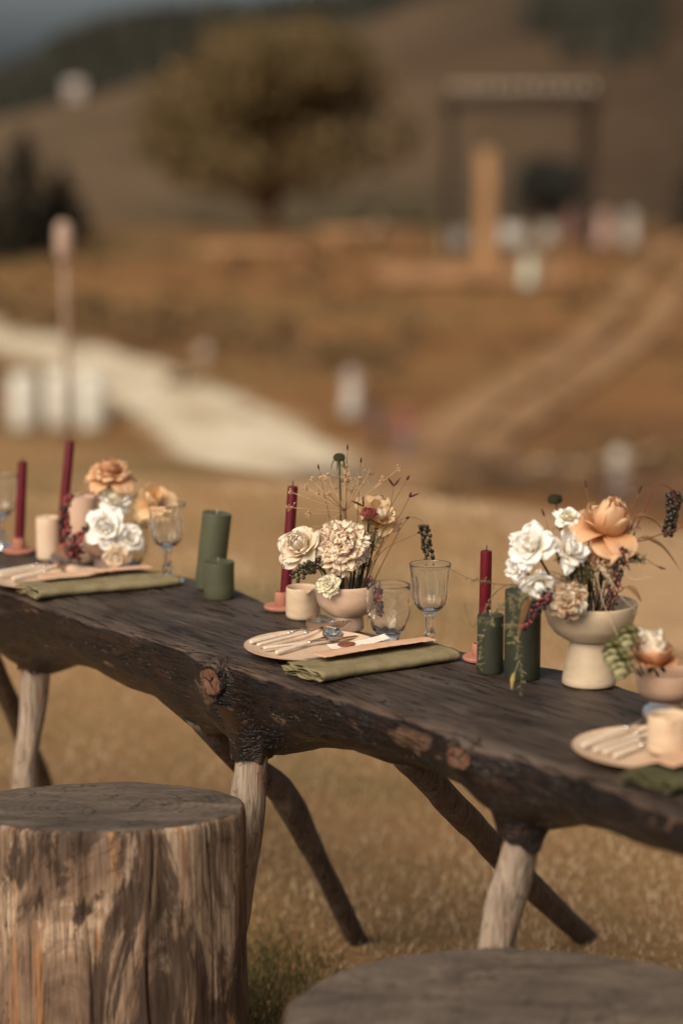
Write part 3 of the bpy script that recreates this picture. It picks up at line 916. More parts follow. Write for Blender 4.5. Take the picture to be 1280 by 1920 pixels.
# ---------------------------------------------------------------- log table
U = Vector((0.6097, -0.7926, 0)); N = Vector((0.7926, 0.6097, 0))
P0 = Vector((0.0, 3.797, 0))
TA = math.atan2(U.y, U.x)
TZ = 0.76
def tl(p):
    d = Vector((p[0], p[1], 0)) - P0
    return Vector((d.dot(U), d.dot(N), p[2] if len(p) > 2 else 0))
FE = [(-1.45, 5.60), (-1.12, 5.18), (-0.864, 4.865), (-0.67, 4.648), (-0.545, 4.474), (-0.452, 4.357), (-0.376, 4.267), (-0.302, 4.181), (-0.25, 4.105), (-0.172, 4.005),
      (-0.124, 3.925), (0.0, 3.797), (0.1, 3.678), (0.17, 3.555), (0.236, 3.465), (0.313, 3.383), (0.383, 3.279), (0.462, 3.151), (0.529, 3.033), (0.72, 2.77), (0.95, 2.46)]
BE = [(-1.25, 5.78), (-1.02, 5.42), (-0.80, 5.21), (-0.66, 5.11), (-0.47, 4.93), (-0.29, 4.775), (-0.20, 4.685), (-0.125, 4.505), (0.07, 4.265), (0.205, 4.152), (0.345, 4.022),
      (0.40, 3.985), (0.50, 3.82), (0.565, 3.73), (0.66, 3.58), (0.85, 3.30), (1.12, 2.75)]
BZ = [(-1.45, 5.6, .60), (-0.678, 4.678, .605), (-0.60, 4.57, .610), (-0.551, 4.504, .622), (-0.492, 4.431, .632), (-0.435, 4.361, .622), (-0.37, 4.285, .620), (-0.306, 4.211, .608), (-0.254, 4.129, .603), (-0.209, 4.073, .604),
      (-0.15, 4.0, .612), (-0.103, 3.931, .626), (-0.067, 3.895, .636), (0.0, 3.827, .648), (0.088, 3.724, .642), (0.133, 3.651, .640), (0.185, 3.563, .648), (0.24, 3.49, .644), (0.293, 3.437, .645), (0.36, 3.352, .662), (0.468, 3.181, .676), (0.72, 2.77, .66), (0.95, 2.46, .65)]
fe = [tl(p) for p in FE]; be = [tl(p) for p in BE]; bz = [tl(p) for p in BZ]
def interp(L, s, i):
    return np.interp(s, [p[0] for p in L], [p[i] for p in L])
SOCK = [tl((-0.612, 4.735, 0)), tl((-0.150, 4.055, 0)), tl((0.282, 3.53, 0))]
SOCKB = [tl((-0.74, 4.93, 0)), tl((-0.235, 4.235, 0)), tl((0.135, 3.93, 0))]
smin, smax = -2.25, 1.60
NS, NM = 520, 84
ss = np.linspace(smin, smax, NS)
def smooth(a, k=9):
    return np.convolve(np.pad(a, k // 2, mode='edge'), np.ones(k) / k, mode='valid')
tf = smooth(interp(fe, ss, 1), 13); tb = smooth(interp(be, ss, 1), 13); zb = smooth(interp(bz, ss, 2), 13)
pts = []
KN = [(tl((-0.225, 4.075, 0))[0], .055, .020), (tl((0.19, 3.525, 0))[0], .05, .014)]
for i, s_ in enumerate(ss):
    c = (tf[i] + tb[i]) / 2; a = (tb[i] - tf[i]) / 2
    zc = 0.724; hu = TZ - zc; hd = zc - zb[i] + .012
    endk = 1.0
    for j in range(NM):
        th = 2 * PI * j / NM
        ct, st = math.cos(th), math.sin(th)
        if st >= 0:
            y = c + a * math.copysign(abs(ct) ** (2 / 5.0), ct); z = zc + hu * abs(st) ** (2 / 5.0)
        else:
            y = c + a * math.copysign(abs(ct) ** (2 / 2.6), ct) * 1.0; z = zc - hd * abs(st) ** (2 / 2.2)
        q = Vector((s_ * 2.2, y * 6, z * 6))
        low = st < 0.35
        k = (0.009 * noise.noise(q * 1.6) + .005 * noise.noise(q * 4) + .0025 * noise.noise(q * 11))
        kt = 0.0012 * noise.noise(q * 2) + .0007 * noise.noise(Vector((s_ * 5, y * 60, 0)))
        amp = sstep(0.75, 0.2, st) if st > 0 else 1.0
        amp = float(amp)
        y += ct * k * amp
        z += st * k * amp + kt * (1 - amp) - .0008 * (1 - amp)
        if st < 0.2:
            for sk in SOCK + SOCKB:
                g = math.exp(-((s_ - sk[0]) ** 2 / (2 * .048 ** 2) + (y - sk[1]) ** 2 / (2 * .075 ** 2)))
                z -= .032 * g * min(1, (0.2 - st) * 2)
        for (ks, kw, ka) in KN:
            g = math.exp(-((s_ - ks) / kw) ** 2)
            if ct < 0 and -.75 < st < .9:
                y -= ka * g * (-ct)
        pts.append((s_, y, z))
m = MB()
m.grid(pts, NS, NM, cv=True)
m.f.append(tuple(range(NM))); m.f.append(tuple((NS - 1) * NM + j for j in range(NM - 1, -1, -1)))
table = thing('log_table', 'long rustic table of one dark split log on branch legs', 'table', (P0.x, P0.y, 0), TA)
slab = m.build('tabletop', SLAB, table)
# knots: sawn branch stubs on the front face
CUT = stick_mat('sawn_branch_end', (0.145, 0.070, 0.042), (0.050, 0.018, 0.010), (0.20, 0.125, 0.085))
KNOT = mat('knot_bark', [(0.3, (0.022, 0.013, 0.009)), (0.5, (0.105, 0.070, 0.052)), (0.75, (0.215, 0.155, 0.118))], scale=(1, 1, 1), ns=28, rough=.8, bmp=.6, bs=70, bd=.004)
def knot(center, axis, rx, rz, L):
    c = tl(center); c.z = center[2]
    ax = Vector(axis).normalized(); ax = Vector((ax.dot(U), ax.dot(N), ax.z))
    up = Vector((0, 0, 1)); sx_ = ax.cross(up).normalized(); up = sx_.cross(ax)
    m = MB(); n = 28; P_ = []
    prof = [(-.026, 1.02), (-.018, 1.16), (-.008, 1.18), (L * .4, 1.10), (L * .85, 1.04), (L, .94), (L * .97, .84)]
    for (d, k) in prof:
        for i in range(n):
            an = 2 * PI * i / n
            w_ = 1 + .22 * noise.noise(Vector((math.cos(an) * 1.3 + center[0] * 9, math.sin(an) * 1.3, d * 12)))
            P_.append(c + ax * d + sx_ * (math.cos(an) * rx * k * w_) + up * (math.sin(an) * rz * k * w_))
    m.grid(P_, len(prof), n, cv=True)
    ko = m.build('knot', SLAB, table)
    m = MB(); P_ = []
    for k in (.88, .6, .3, .02):
        for i in range(n):
            an = 2 * PI * i / n
            w_ = 1 + .22 * noise.noise(Vector((math.cos(an) * 1.3 + center[0] * 9, math.sin(an) * 1.3, L * 12)))
            P_.append(c + ax * (L * .965 + .003 * noise.noise(Vector((math.cos(an) * k * 4, math.sin(an) * k * 4, 1)))) + sx_ * (math.cos(an) * rx * k * w_) + up * (math.sin(an) * rz * k * w_))
    m.grid(P_, 4, n, cv=True)
    ce = m.build('cut_end', CUT, ko)
    m = MB()
    for a0 in (.4, 2.3, 4.2):
        q = [c + ax * (L * .97) + sx_ * (math.cos(a0 + .15 * math.sin(k * 5)) * rx * .85 * k) + up * (math.sin(a0 + .15 * math.sin(k * 5)) * rz * .85 * k) for k in (0.02, .25, .5, .8)]
        m.tube(q, [.0012, .001, .0008, .0004], 5)
    m.build('crack', mat('crack_dark', two((.006, .004, .003), (.012, .008, .006)), ns=5, rough=1), ko)
knot((-0.2154, 4.0450, 0.7237), (-.62, -.76, -.20), .024, .030, .016)
knot((0.1832, 3.5250, 0.7362), (-.5, -.85, -.26), .022, .022, .018)

def leg(name_mat, pts, rad, seed, n=14):
    m = MB()
    pl = [tl(p) for p in pts]
    for q, p in zip(pl, pts): q.z = p[2]
    c = curve_pts(pl, 26)
    r = np.interp(np.linspace(0, 1, 26), np.linspace(0, 1, len(rad)), rad)
    m.tube(c, list(r), n, wob=.22, seed=seed)
    return m.build('leg', name_mat, table)
def collar(p, q, r0=.085, r1=.042):
    a, b = tl(p), tl(q); a.z, b.z = p[2], q[2]
    m = MB(); c = [a.lerp(b, k / 9) for k in range(10)]
    m.tube(c, [r1 + (r0 - r1) * (1 - k / 9) ** 1.9 for k in range(9)] + [r1 * .96], 30, cap=False, wob=.30, seed=p[0] * 7)
    for i in range(30):            # ragged lower lip
        x_, y_, z_ = m.v[9 * 30 + i]
        m.v[9 * 30 + i] = (x_, y_, z_ + .020 * noise.noise(Vector((math.cos(i * PI / 15) * 1.7, math.sin(i * PI / 15) * 1.7, p[0] * 5))))
    m.build('branch_collar', SLAB, table)
collar((-0.612, 4.745, .665), (-0.618, 4.738, .572), .08, .036)
collar((-0.150, 4.065, .675), (-0.156, 4.053, .578), .088, .037)
collar((0.285, 3.545, .69), (0.270, 3.543, .592), .085, .037)
leg(LEG_PALE, [(-0.608, 4.735, .66), (-0.622, 4.74, .50), (-0.645, 4.74, .30), (-0.655, 4.735, -.03)], [.030, .027, .027, .029], 1)
leg(LEG_PALE, [(-0.150, 4.055, .66), (-0.158, 4.052, .55), (-0.176, 4.055, .40), (-0.245, 4.075, -.03)], [.034, .030, .031, .033], 2)
leg(LEG_PALE, [(0.288, 3.535, .68), (0.266, 3.545, .56), (0.238, 3.56, .42), (0.165, 3.60, -.03)], [.032, .029, .030, .032], 3)
leg(LEG_DARK, [(-0.76, 4.87, .62), (-0.72, 4.97, .49), (-0.678, 5.28, .185), (-0.66, 5.44, -.03)], [.026, .023, .022, .022], 4)
leg(LEG_DARK, [(-0.255, 4.20, .62), (-0.20, 4.30, .52), (-0.125, 4.41, .425), (-0.100, 4.45, .375), (-0.072, 4.51, .30), (-0.020, 4.62, .155), (0.042, 4.755, -.03)], [.026, .024, .027, .030, .023, .022, .021], 5)
leg(LEG_DARK, [(0.10, 3.88, .64), (0.19, 4.05, .50), (0.34, 4.40, .25), (0.52, 4.80, -.03)], [.024, .025, .025, .022], 6)

# ---------------------------------------------------------------- stump stools
def stump(label, cx, cy, rx, ry, h, tilt, seed, cracks, flare=.06, spin=0.0):
    root = thing('stump_stool', label, 'stool', (cx, cy, 0), 0, 'stump stools beside the log table')
    n = 420; m = MB(); P_ = []
    zs = [-.04, .0, .03, .06, .1, .15, .2, .25, .3, .34, .38, .42, .46, .50, .53, .545, .551, .5535]
    rn = random.Random(seed)
    def rad(an, z01):
        c, s_ = math.cos(an), math.sin(an)
        r = 1 / math.sqrt((c / rx) ** 2 + (s_ / ry) ** 2)
        r *= 1 + .055 * noise.noise(Vector((c * 1.4, s_ * 1.4, seed))) + .012 * noise.noise(Vector((c * 5, s_ * 5, seed + z01)))
        r *= 1 + flare * (1 - z01) ** 2
        r += .004 * noise.noise(Vector((c * 5, s_ * 5, z01 * 1.5 + seed))) + .0010 * noise.noise(Vector((c * 40, s_ * 40, z01 * 2)))
        for (a0, wd, dp, zlo) in cracks:
            d = (an - a0 - .035 * math.sin(z01 * 7 + a0 * 5) + PI) % (2 * PI) - PI
            if z01 > zlo:
                r -= dp * math.exp(-(d / wd) ** 2)
        return r
    for k, z in enumerate(zs):
        z01 = z / .5535
        for i in range(n):
            an = 2 * PI * i / n + spin
            r = rad(an, max(0, z01))
            if k >= len(zs) - 3:
                r -= (.001, .003, .007)[k - len(zs) + 3] * (1 + 1.2 * max(0, noise.noise(Vector((math.cos(an) * 9, math.sin(an) * 9, seed)))))
            zz = z * h / .5535 + tilt * math.sin(an) * r * max(0, z01)
            P_.append((r * math.cos(an), r * math.sin(an), zz - (.0 if k < len(zs) - 1 else .0)))
    m.grid(P_, len(zs), n, cv=True)
    m.build('bark_side', STUMP_SIDE, root)
    m = MB(); P_ = []
    for k in (1.0, .96, .85, .65, .45, .25, .1, .005):
        for i in range(n):
            an = 2 * PI * i / n + spin
            r = (rad(an, 1) - .007) * k if k > .6 else (.25 * rad(an, 1) + .75 * rx) * k
            x, y = r * math.cos(an), r * math.sin(an)
            P_.append((x, y, h + tilt * y - .0002 + .002 * noise.noise(Vector((x * 9, y * 9, seed)))*(1 if k < 1 else 0)))
    m.grid(P_, 8, n, cv=True)
    m.build('cut_top', STUMP_TOP, root)
    return root
A_ = lambda d: R(d)
stump('upright tree stump stool with split warm brown sides at left', -0.395, 3.86, .238, .20, .553, -.085, 3.0,
      [(A_(-92), .008, .013, .0), (A_(-64), .007, .012, .0), (A_(-128), .008, .010, .1), (A_(-34), .006, .006, .3), (A_(-108), .006, .006, .5), (A_(60), .02, .01, 0)], spin=R(-90))
stump('blurred wide grey stump stool at the bottom right', 0.245, 3.11, .335, .30, .478, -.02, 8.0,
      [(A_(-100), .018, .014, .1), (A_(-60), .015, .012, .2), (A_(200), .02, .01, 0)], spin=R(-90))

# ---------------------------------------------------------------- tableware materials
def glass_mat(name, bmp=0.0, bs=60):
    m, t, p, o = newmat(name)
    p.inputs['Base Color'].default_value = (0.97, 0.98, 0.97, 1)
    p.inputs['Roughness'].default_value = 0.02
    p.inputs['IOR'].default_value = 1.37
    p.inputs['Transmission Weight'].default_value = 1.0
    tr = nd(t, 'ShaderNodeBsdfTranslucent'); tr.inputs['Color'].default_value = (.9, .88, .84, 1)
    df = nd(t, 'ShaderNodeBsdfDiffuse'); df.inputs['Color'].default_value = (.9, .88, .84, 1)
    ms = nd(t, 'ShaderNodeMixShader'); ms.inputs[0].default_value = .5
    t.links.new(tr.outputs[0], ms.inputs[1]); t.links.new(df.outputs[0], ms.inputs[2])
    mg = nd(t, 'ShaderNodeMixShader'); mg.inputs[0].default_value = .02
    t.links.new(p.outputs[0], mg.inputs[1]); t.links.new(ms.outputs[0], mg.inputs[2])
    t.links.new(mg.outputs[0], o.inputs['Surface'])
    if bmp:
        bump(t, p, noise_tex(t, coords(t), bs, 3, 1.5), bmp, .003)
    return m
GLASS = glass_mat('clear_pressed_glass')
GLASS_EMB = glass_mat('embossed_glass', .0)
BURG = mat('burgundy_wax', two((0.085, 0.0045, 0.010), (0.115, 0.006, 0.014)), ns=30, rough=.42, spec=.28)
WICK = mat('wick', two((.25, .2, .16), (.4, .34, .28)), ns=80, rough=.9)
WICK_D = mat('dark_wick', two((.03, .02, .02), (.06, .04, .04)), ns=80, rough=.9)
SAGE = mat('sage_wax', two((0.066, 0.068, 0.040), (0.080, 0.082, 0.048)), ns=20, rough=.5, spec=.35, sss=.1, bmp=.05, bs=50)
FOREST = mat('forest_green_wax', two((0.028, 0.031, 0.020), (0.036, 0.040, 0.025)), ns=20, rough=.5, spec=.35, sss=.1, bmp=.05, bs=50)
IVORY = mat('ivory_wax', two((0.62, 0.47, 0.34), (0.70, 0.55, 0.41)), ns=20, rough=.5, spec=.35, sss=.3)
BLUSHWAX = mat('blush_wax', two((0.50, 0.34, 0.25), (0.58, 0.40, 0.30)), ns=20, rough=.5, spec=.35, sss=.3)
TERRA = mat('pink_terracotta', two((0.36, 0.150, 0.105), (0.42, 0.185, 0.130)), ns=60, rough=.75, spec=.2, bmp=.1, bs=200)
def ceramic(name, c, speck=(0.18, 0.10, 0.06), rough=.45):
    m, t, p, o = newmat(name)
    v = coords(t)
    n = noise_tex(t, coords(t, (1, 1, 2.5)), 14, 5, .6)
    base = ramp(t, n, two(tuple(k * .80 for k in c), tuple(min(1, k * 1.08) for k in c), .3, .7))
    vo = nd(t, 'ShaderNodeTexVoronoi'); vo.inputs['Scale'].default_value = 260
    t.links.new(v, vo.inputs['Vector'])
    sp = ramp(t, vo.outputs['Distance'], [(0.0, 1.0), (0.10, .7), (0.17, 0.0)])
    gate = ramp(t, noise_tex(t, v, 190, 2), [(0.56, 0.0), (0.62, .8)])
    base = mixc(t, math_n(t, 'MULTIPLY', sp, gate), base, speck)
    t.links.new(base, p.inputs['Base Color'])
    p.inputs['Roughness'].default_value = rough
    p.inputs['Specular IOR Level'].default_value = .4
    bump(t, p, n, .12, .002)
    return m
CER_BLUSH = ceramic('blush_stoneware', (0.56, 0.39, 0.285), rough=.55)
CER_CREAM = ceramic('cream_stoneware', (0.64, 0.48, 0.33))
CER_SPECK = ceramic('speckled_stoneware', (0.60, 0.475, 0.33), speck=(.10, .06, .04), rough=.28)
CER_PINK = ceramic('pink_stoneware', (0.50, 0.325, 0.225), rough=.6)
PLATE = ceramic('cream_plate_glaze', (0.62, 0.455, 0.325), rough=.42)
PLATE_RIM = mat('raw_clay_rim', two((.34, .20, .13), (.42, .26, .17)), ns=80, rough=.8)
STEEL = mat('polished_steel', two((.80, .74, .67), (.88, .82, .75)), ns=5, rough=.17, metal=1.0)
HANDLE = mat('ivory_handle', two((.64, .53, .41), (.74, .64, .52)), scale=(1, 8, 8), ns=20, rough=.4, spec=.4)
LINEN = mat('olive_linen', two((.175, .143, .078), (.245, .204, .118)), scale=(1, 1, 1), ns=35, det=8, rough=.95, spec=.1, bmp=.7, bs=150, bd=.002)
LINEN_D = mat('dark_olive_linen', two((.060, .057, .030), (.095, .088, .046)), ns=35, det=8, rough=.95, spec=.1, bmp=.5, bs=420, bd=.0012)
PAPER = mat('peach_handmade_paper', two((.56, .335, .215), (.64, .40, .265)), ns=40, rough=.95, spec=.1, bmp=.3, bs=120)
CARD = mat('white_card', two((.70, .60, .52), (.78, .69, .61)), ns=40, rough=.9, spec=.1)
SEAL = mat('brown_wax_seal', two((.14, .045, .025), (.19, .065, .036)), ns=40, rough=.35, spec=.4)
GAP_SHADOW = mat('shadow_gap', two((.02, .015, .01), (.03, .02, .015)), ns=5, rough=1)  # near-black colour standing in for shade in a gap; no part uses it

# ---------------------------------------------------------------- candles
def taper(label, base, top, r=.0105, group='burgundy taper candles'):
    b, t_ = Vector(base), Vector(top)
    root = thing('taper_candle', label, 'candle', tuple(b), 0, group)
    m = MB()
    ax = (t_ - b); L = ax.length
    M_ = ax.to_track_quat('Z', 'Y').to_matrix().to_4x4()
    m.lathe([(.0001, 0), (r * .92, 0), (r * .95, .004), (r, .02), (r * .98, L * .5), (r * .93, L - .004), (r * .88, L - .001), (r * .5, L), (.0001, L - .001)], 24)
    wx = m.build('wax', BURG, root, M=M_, sharp=50)
    m = MB(); m.tube([(0, 0, L - .004), (.0006, 0, L + .005), (.0014, 0, L + .009)], .0009, 6); m.build('wick', WICK_D, root, M=M_)
    return root
def holder(label, x, y, r=.034, h=.030, group='terracotta candle holders'):
    root = thing('candle_holder', label, 'candle holder', (x, y, TZ), 0, group)
    m = MB(); m.lathe([(.0001, .001), (r * .93, .001), (r, .004), (r, .0065), (r * .97, .008), (.016, .0078), (.0001, .0078)], 40); m.build('dish', TERRA, root, sharp=40)
    m = MB(); m.lathe([(.0125, .0078), (.0135, .009), (.0135, h - .001), (.013, h), (.0113, h), (.0110, h - .001), (.0110, .010), (.0001, .010)], 28); m.build('cup', TERRA, root, sharp=40)
def pillar(label, base, r, h, mt, lean=(0, 0), group='pillar candles', wick=WICK):
    root = thing('pillar_candle', label, 'candle', (base[0], base[1], TZ), 0, group)
    ax = Vector((lean[0], lean[1], 1)).normalized()
    M_ = ax.to_track_quat('Z', 'Y').to_matrix().to_4x4()
    lift = Vector((0, 0, r * math.hypot(*lean)))
    M_ = Matrix.Translation(lift) @ M_
    m = MB()
    m.lathe([(.0001, .0005), (r * .96, .0005), (r, .003), (r * 1.003, h * .3), (r * .997, h * .7), (r, h - .002), (r * .985, h), (r * .93, h - .0002), (r * .85, h - .002), (.004, h - .0028), (.0001, h - .0026)], 48,
            mod=lambda rr, z, a, k: (rr * (1 + .004 * math.sin(a * 3 + z * 40)), z))
    m.build('wax', mt, root, M=M_, sharp=55)
    m = MB(); m.tube([(0, 0, h - .006), (.0008, 0, h + .004), (.002, .001, h + .008)], .0011, 6); m.build('wick', wick, root, M=M_)
h1_ = (-0.6776, 5.0038, 0.7600); holder('pink terracotta candle holder at the far left edge of the table', h1_[0], h1_[1], .034, .032)
taper('burgundy taper candle in the holder at the far left, shorter', (h1_[0], h1_[1], TZ + .0105), (-0.6686, 5.0200, 0.9530))
h2_ = (-0.5861, 4.9507, 0.7600); holder('terracotta holder hidden behind the left pillar candles', h2_[0], h2_[1])
taper('tallest burgundy taper candle, leaning behind the pink berries', (h2_[0], h2_[1], TZ + .0105), (-0.5636, 4.9800, 1.0018))
h3_ = (-0.1112, 4.4405, 0.7600); holder('round pink terracotta holder beside the small cream pitcher', h3_[0], h3_[1], .034, .034)
taper('burgundy taper candle leaning right, beside the cream pitcher', (h3_[0] + .005, h3_[1], TZ + .0105), (-0.0907, 4.4600, 0.9912))
h4_ = (0.2361, 4.0268, 0.7600); holder('pink terracotta holder behind the short dark green candle', h4_[0], h4_[1], .030)
taper('burgundy taper candle standing behind the dark green pillars', (h4_[0] + .007, h4_[1], TZ + .0105), (0.2446, 4.0200, 0.9524))
pillar('tall sage green pillar candle leaning right', (-0.2579, 4.6175, 0.7600), .0285, .150, SAGE, (.115, .0))
pillar('short sage green pillar candle in front of the leaning one', (-0.2346, 4.5471, 0.7600), .0295, .070, SAGE)
pillar('short dark green pillar candle beside the tall dark one', (0.2483, 3.9422, 0.7600), .0222, .098, FOREST)
pillar('tall dark green pillar candle left of the pedestal bowl', (0.2991, 3.9049, 0.7600), .0300, .148, FOREST)
pillar('short ivory pillar candle beside the left taper', (-0.6099, 4.9448, 0.7600), .0240, .086, IVORY)
pillar('tall blush pillar candle behind the pink berries at left', (-0.5353, 4.9216, 0.7600), .0310, .134, BLUSHWAX)

# ---------------------------------------------------------------- glasses
def goblet(label, x, y, s=1.0):
    root = thing('goblet', label, 'glass', (x, y, TZ), 0, 'fluted stem glasses')
    H = .166 * s; R_ = .0385 * s
    def flute(r, z, a, k):
        zz = z / s
        if zz < .082 or zz > .152 or k > 14:
            return (r, z)
        w_ = min(1, (zz - .082) / .012) * min(1, (.152 - zz) / .01)
        return (r * (1 - .085 * w_ * (1 - abs(math.sin(a * 7)))), z)
    z0 = .068
    prof = [(.0001, .0705), (.007, .0705), (.0125, .074), (.0225, .080), (.0300, .090), (.0338, .102), (.0352, .115), (.0362, .130), (.0370, .145), (.0380, .157), (.0392, .1645), (.0390, .1660), (.0384, .1662), (.0378, .1650),
            (.0366, .157), (.0352, .145), (.0341, .130), (.0331, .115), (.0315, .102), (.0275, .0915), (.0200, .0835), (.0110, .0795), (.0001, .0785)]
    m = MB(); m.lathe([(r * s, z * s) for r, z in prof], 72, mod=flute); m.build('bowl', GLASS, root)
    prof = [(.0001, .0700), (.0105, .0700), (.0112, .0675), (.0085, .0645), (.0075, .056), (.0072, .046), (.0078, .038), (.0105, .033), (.0112, .029), (.0085, .0255), (.0090, .0210), (.0120, .0165), (.0125, .0150), (.0001, .0150)]
    m = MB(); m.lathe([(r * s, z * s) for r, z in prof], 24, mod=lambda r, z, a, k: (r * (1 + .05 * math.cos(a * 8)), z)); m.build('stem', GLASS, root)
    prof = [(.0001, .0148), (.0118, .0148), (.0150, .0115), (.0240, .0072), (.0320, .0050), (.0345, .0036), (.0350, .0020), (.0340, .0008), (.0001, .0012)]
    m = MB(); m.lathe([(r * s, z * s) for r, z in prof], 48); m.build('foot', GLASS, root)
def tumbler(label, x, y, s=1.0):
    root = thing('tumbler', label, 'glass', (x, y, TZ), 0, 'embossed tumblers')
    def emb(r, z, a, k):
        zz = z / s
        if k > 13 or zz > .078 or zz < .012:
            return (r, z)
        q = Vector((math.cos(a) * 3.2, math.sin(a) * 3.2, zz * 90))
        v = noise.noise(q * 1.5) + .6 * math.sin(a * 8 + math.sin(zz * 170) * 2.2)
        w_ = min(1, (zz - .012) / .012) * min(1, (.078 - zz) / .015)
        return (r + .0010 * s * v * w_, z)
    prof = [(.0001, .0012), (.0175, .0008), (.0190, .0025), (.0195, .0060), (.0235, .012), (.0300, .022), (.0350, .034), (.0382, .048), (.0396, .062), (.0398, .076), (.0390, .090), (.0382, .0985), (.0380, .0998), (.0372, .1002), (.0364, .0992),
            (.0370, .090), (.0378, .076), (.0375, .062), (.0360, .048), (.0325, .034), (.0272, .023), (.0190, .0145), (.0100, .0115), (.0001, .0110)]
    # finer outer wall
    out = []
    for k in range(14):
        out.append(prof[k])
        if 3 <= k < 12:
            a, b = prof[k], prof[k + 1]
            out += [((a[0] * (2 - j) + b[0] * (j + 1)) / 3, (a[1] * (2 - j) + b[1] * (j + 1)) / 3) for j in range(2)]
    no = len(out); full = out + prof[14:]
    def emb2(r, z, a, k):
        return emb(r, z, a, 0) if k < no else (r, z)
    m = MB(); m.lathe([(r * s, z * s) for r, z in full], 96, mod=emb2); m.build('body', GLASS_EMB, root)
    m = MB(); m.lathe([(.0001, .0003), (.0168, .0001), (.0172, .0005), (.0001, .0007)], 40); m.build('base_ring', GLASS_EMB, root)
goblet('stem glass cut by the left frame edge', *(-0.7197, 5.0398, 0.7600)[:2], .97)
goblet('stem glass beside the left flowers and tumbler', *(-0.3434, 4.6954, 0.7600)[:2], .95)
goblet('sharp stem glass at the middle, right of the tumbler', *(0.1531, 4.1027, 0.7600)[:2], .925)
tumbler('rounded tumbler among the white roses at left', *(-0.4280, 4.8309, 0.7600)[:2], .90)
tumbler('rounded embossed tumbler between the middle plate and bowl', *(0.0832, 4.1856, 0.7600)[:2], 1.0)

# ---------------------------------------------------------------- bowls and pitchers
def bowl(label, x, y, prof, mt, name='footed_bowl', foot=None, wob=.012, seed=0):
    root = thing(name, label, 'bowl', (x, y, TZ), 0, 'ceramic flower bowls')
    def md(r, z, a, k):
        return (r * (1 + wob * noise.noise(Vector((math.cos(a), math.sin(a), z * 12 + seed)))), z + r * .03 * noise.noise(Vector((math.cos(a) * .8, math.sin(a) * .8, seed + 4))) * (1 if z > .05 else 0))
    m = MB(); m.lathe(prof, 64, mod=md); m.build('bowl', mt, root)
    m = MB(); m.lathe(foot, 56, mod=lambda r, z, a, k: (r * (1 + .008 * math.sin(a * 2 + seed)), z)); m.build('foot', mt, root, sharp=50)
    return root
BB = (0.0116, 4.2674, 0.7600)
bowl('blush ceramic footed bowl holding the middle flowers', BB[0], BB[1],
     [(.0001, .0275), (.026, .0275), (.034, .0295), (.047, .038), (.0555, .051), (.0590, .066), (.0588, .080), (.0580, .0845), (.0570, .0858), (.0556, .0845), (.0550, .080), (.0550, .066), (.0515, .053), (.043, .0425), (.030, .0365), (.0001, .035)], CER_BLUSH,
     foot=[(.0001, .001), (.0275, .001), (.029, .003), (.0280, .015), (.0275, .0273), (.0001, .0273)], seed=1)
BC = (0.4053, 3.8610, 0.7600)
bowl('tall speckled cream pedestal bowl holding the right flowers', BC[0], BC[1],
     [(.0001, .0735), (.028, .0735), (.040, .0765), (.057, .087), (.0695, .103), (.0755, .122), (.0772, .136), (.0768, .1375), (.0755, .1380), (.0742, .1370), (.0725, .122), (.0665, .105), (.0550, .0915), (.040, .0825), (.0001, .080)], CER_SPECK, 'pedestal_bowl',
     foot=[(.0001, .001), (.0425, .001), (.0445, .003), (.0440, .010), (.0395, .036), (.0345, .062), (.0325, .0733), (.0001, .0733)], seed=3)
BD = (0.5068, 3.6746, 0.7600)
bowl('pink ceramic footed bowl with a peach rose at the right edge', BD[0], BD[1],
     [(.0001, .0225), (.024, .0225), (.034, .0245), (.0435, .032), (.0475, .043), (.0485, .055), (.0490, .066), (.0484, .0672), (.0474, .0668), (.0465, .055), (.0445, .043), (.039, .034), (.028, .029), (.0001, .028)], CER_PINK,
     foot=[(.0001, .001), (.0270, .001), (.0285, .003), (.0270, .012), (.0255, .0223), (.0001, .0223)], seed=5)
BA = (-0.4736, 4.8198, 0.7600)
bowl('blush footed bowl under the left roses, behind the tumbler', BA[0], BA[1],
     [(.0001, .0275), (.026, .0275), (.034, .0295), (.045, .038), (.0525, .050), (.0555, .062), (.0552, .072), (.0540, .074), (.0525, .073), (.0515, .062), (.048, .052), (.040, .0425), (.028, .0365), (.0001, .035)], CER_BLUSH,
     foot=[(.0001, .001), (.0275, .001), (.029, .003), (.0280, .015), (.0275, .0273), (.0001, .0273)], seed=7)

def pitcher(label, p, r, h, ang, mt):
    root = thing('small_pitcher', label, 'pitcher', p, 0, 'small cream pitchers')
    def md(rr, z, a, k):
        d = (a - ang + PI) % (2 * PI) - PI
        e = max(0, (z / h - .70) / .30) ** 1.5
        g = math.exp(-(d / .22) ** 2); g2 = math.exp(-((abs(d) - .42) / .2) ** 2)
        return (rr * (1 + .16 * g * e - .03 * g2 * e + .006 * math.sin(3 * a)), z - .004 * g * e + .0015 * g2 * e)
    m = MB()
    m.lathe([(.0001, .0008), (r * .90, .0008), (r * .97, .003), (r, .008), (r, h * .5), (r * .985, h * .8), (r * .975, h * .93), (r * .97, h - .001), (r * .95, h), (r * .92, h - .001), (r * .90, h * .93), (r * .905, h * .8), (r * .92, h * .5), (r * .92, .010), (r * .85, .005), (.0001, .004)], 72, mod=md)
    m.build('body', mt, root)
    m = MB(); m.lathe([(r * .75, .0006), (r * .86, -.0004), (r * .88, .0008)], 48); m.build('foot_ring', mt, root)
pitcher('small cream pitcher beside the middle bowl, spout to the front', (-0.0709, 4.3660, 0.7600), .0318, .058, R(-75), CER_CREAM)
pitcher('small cream pitcher standing on the right plate', (0.4754, 3.4089, 0.7710), .0315, .056, R(-95), CER_CREAM)

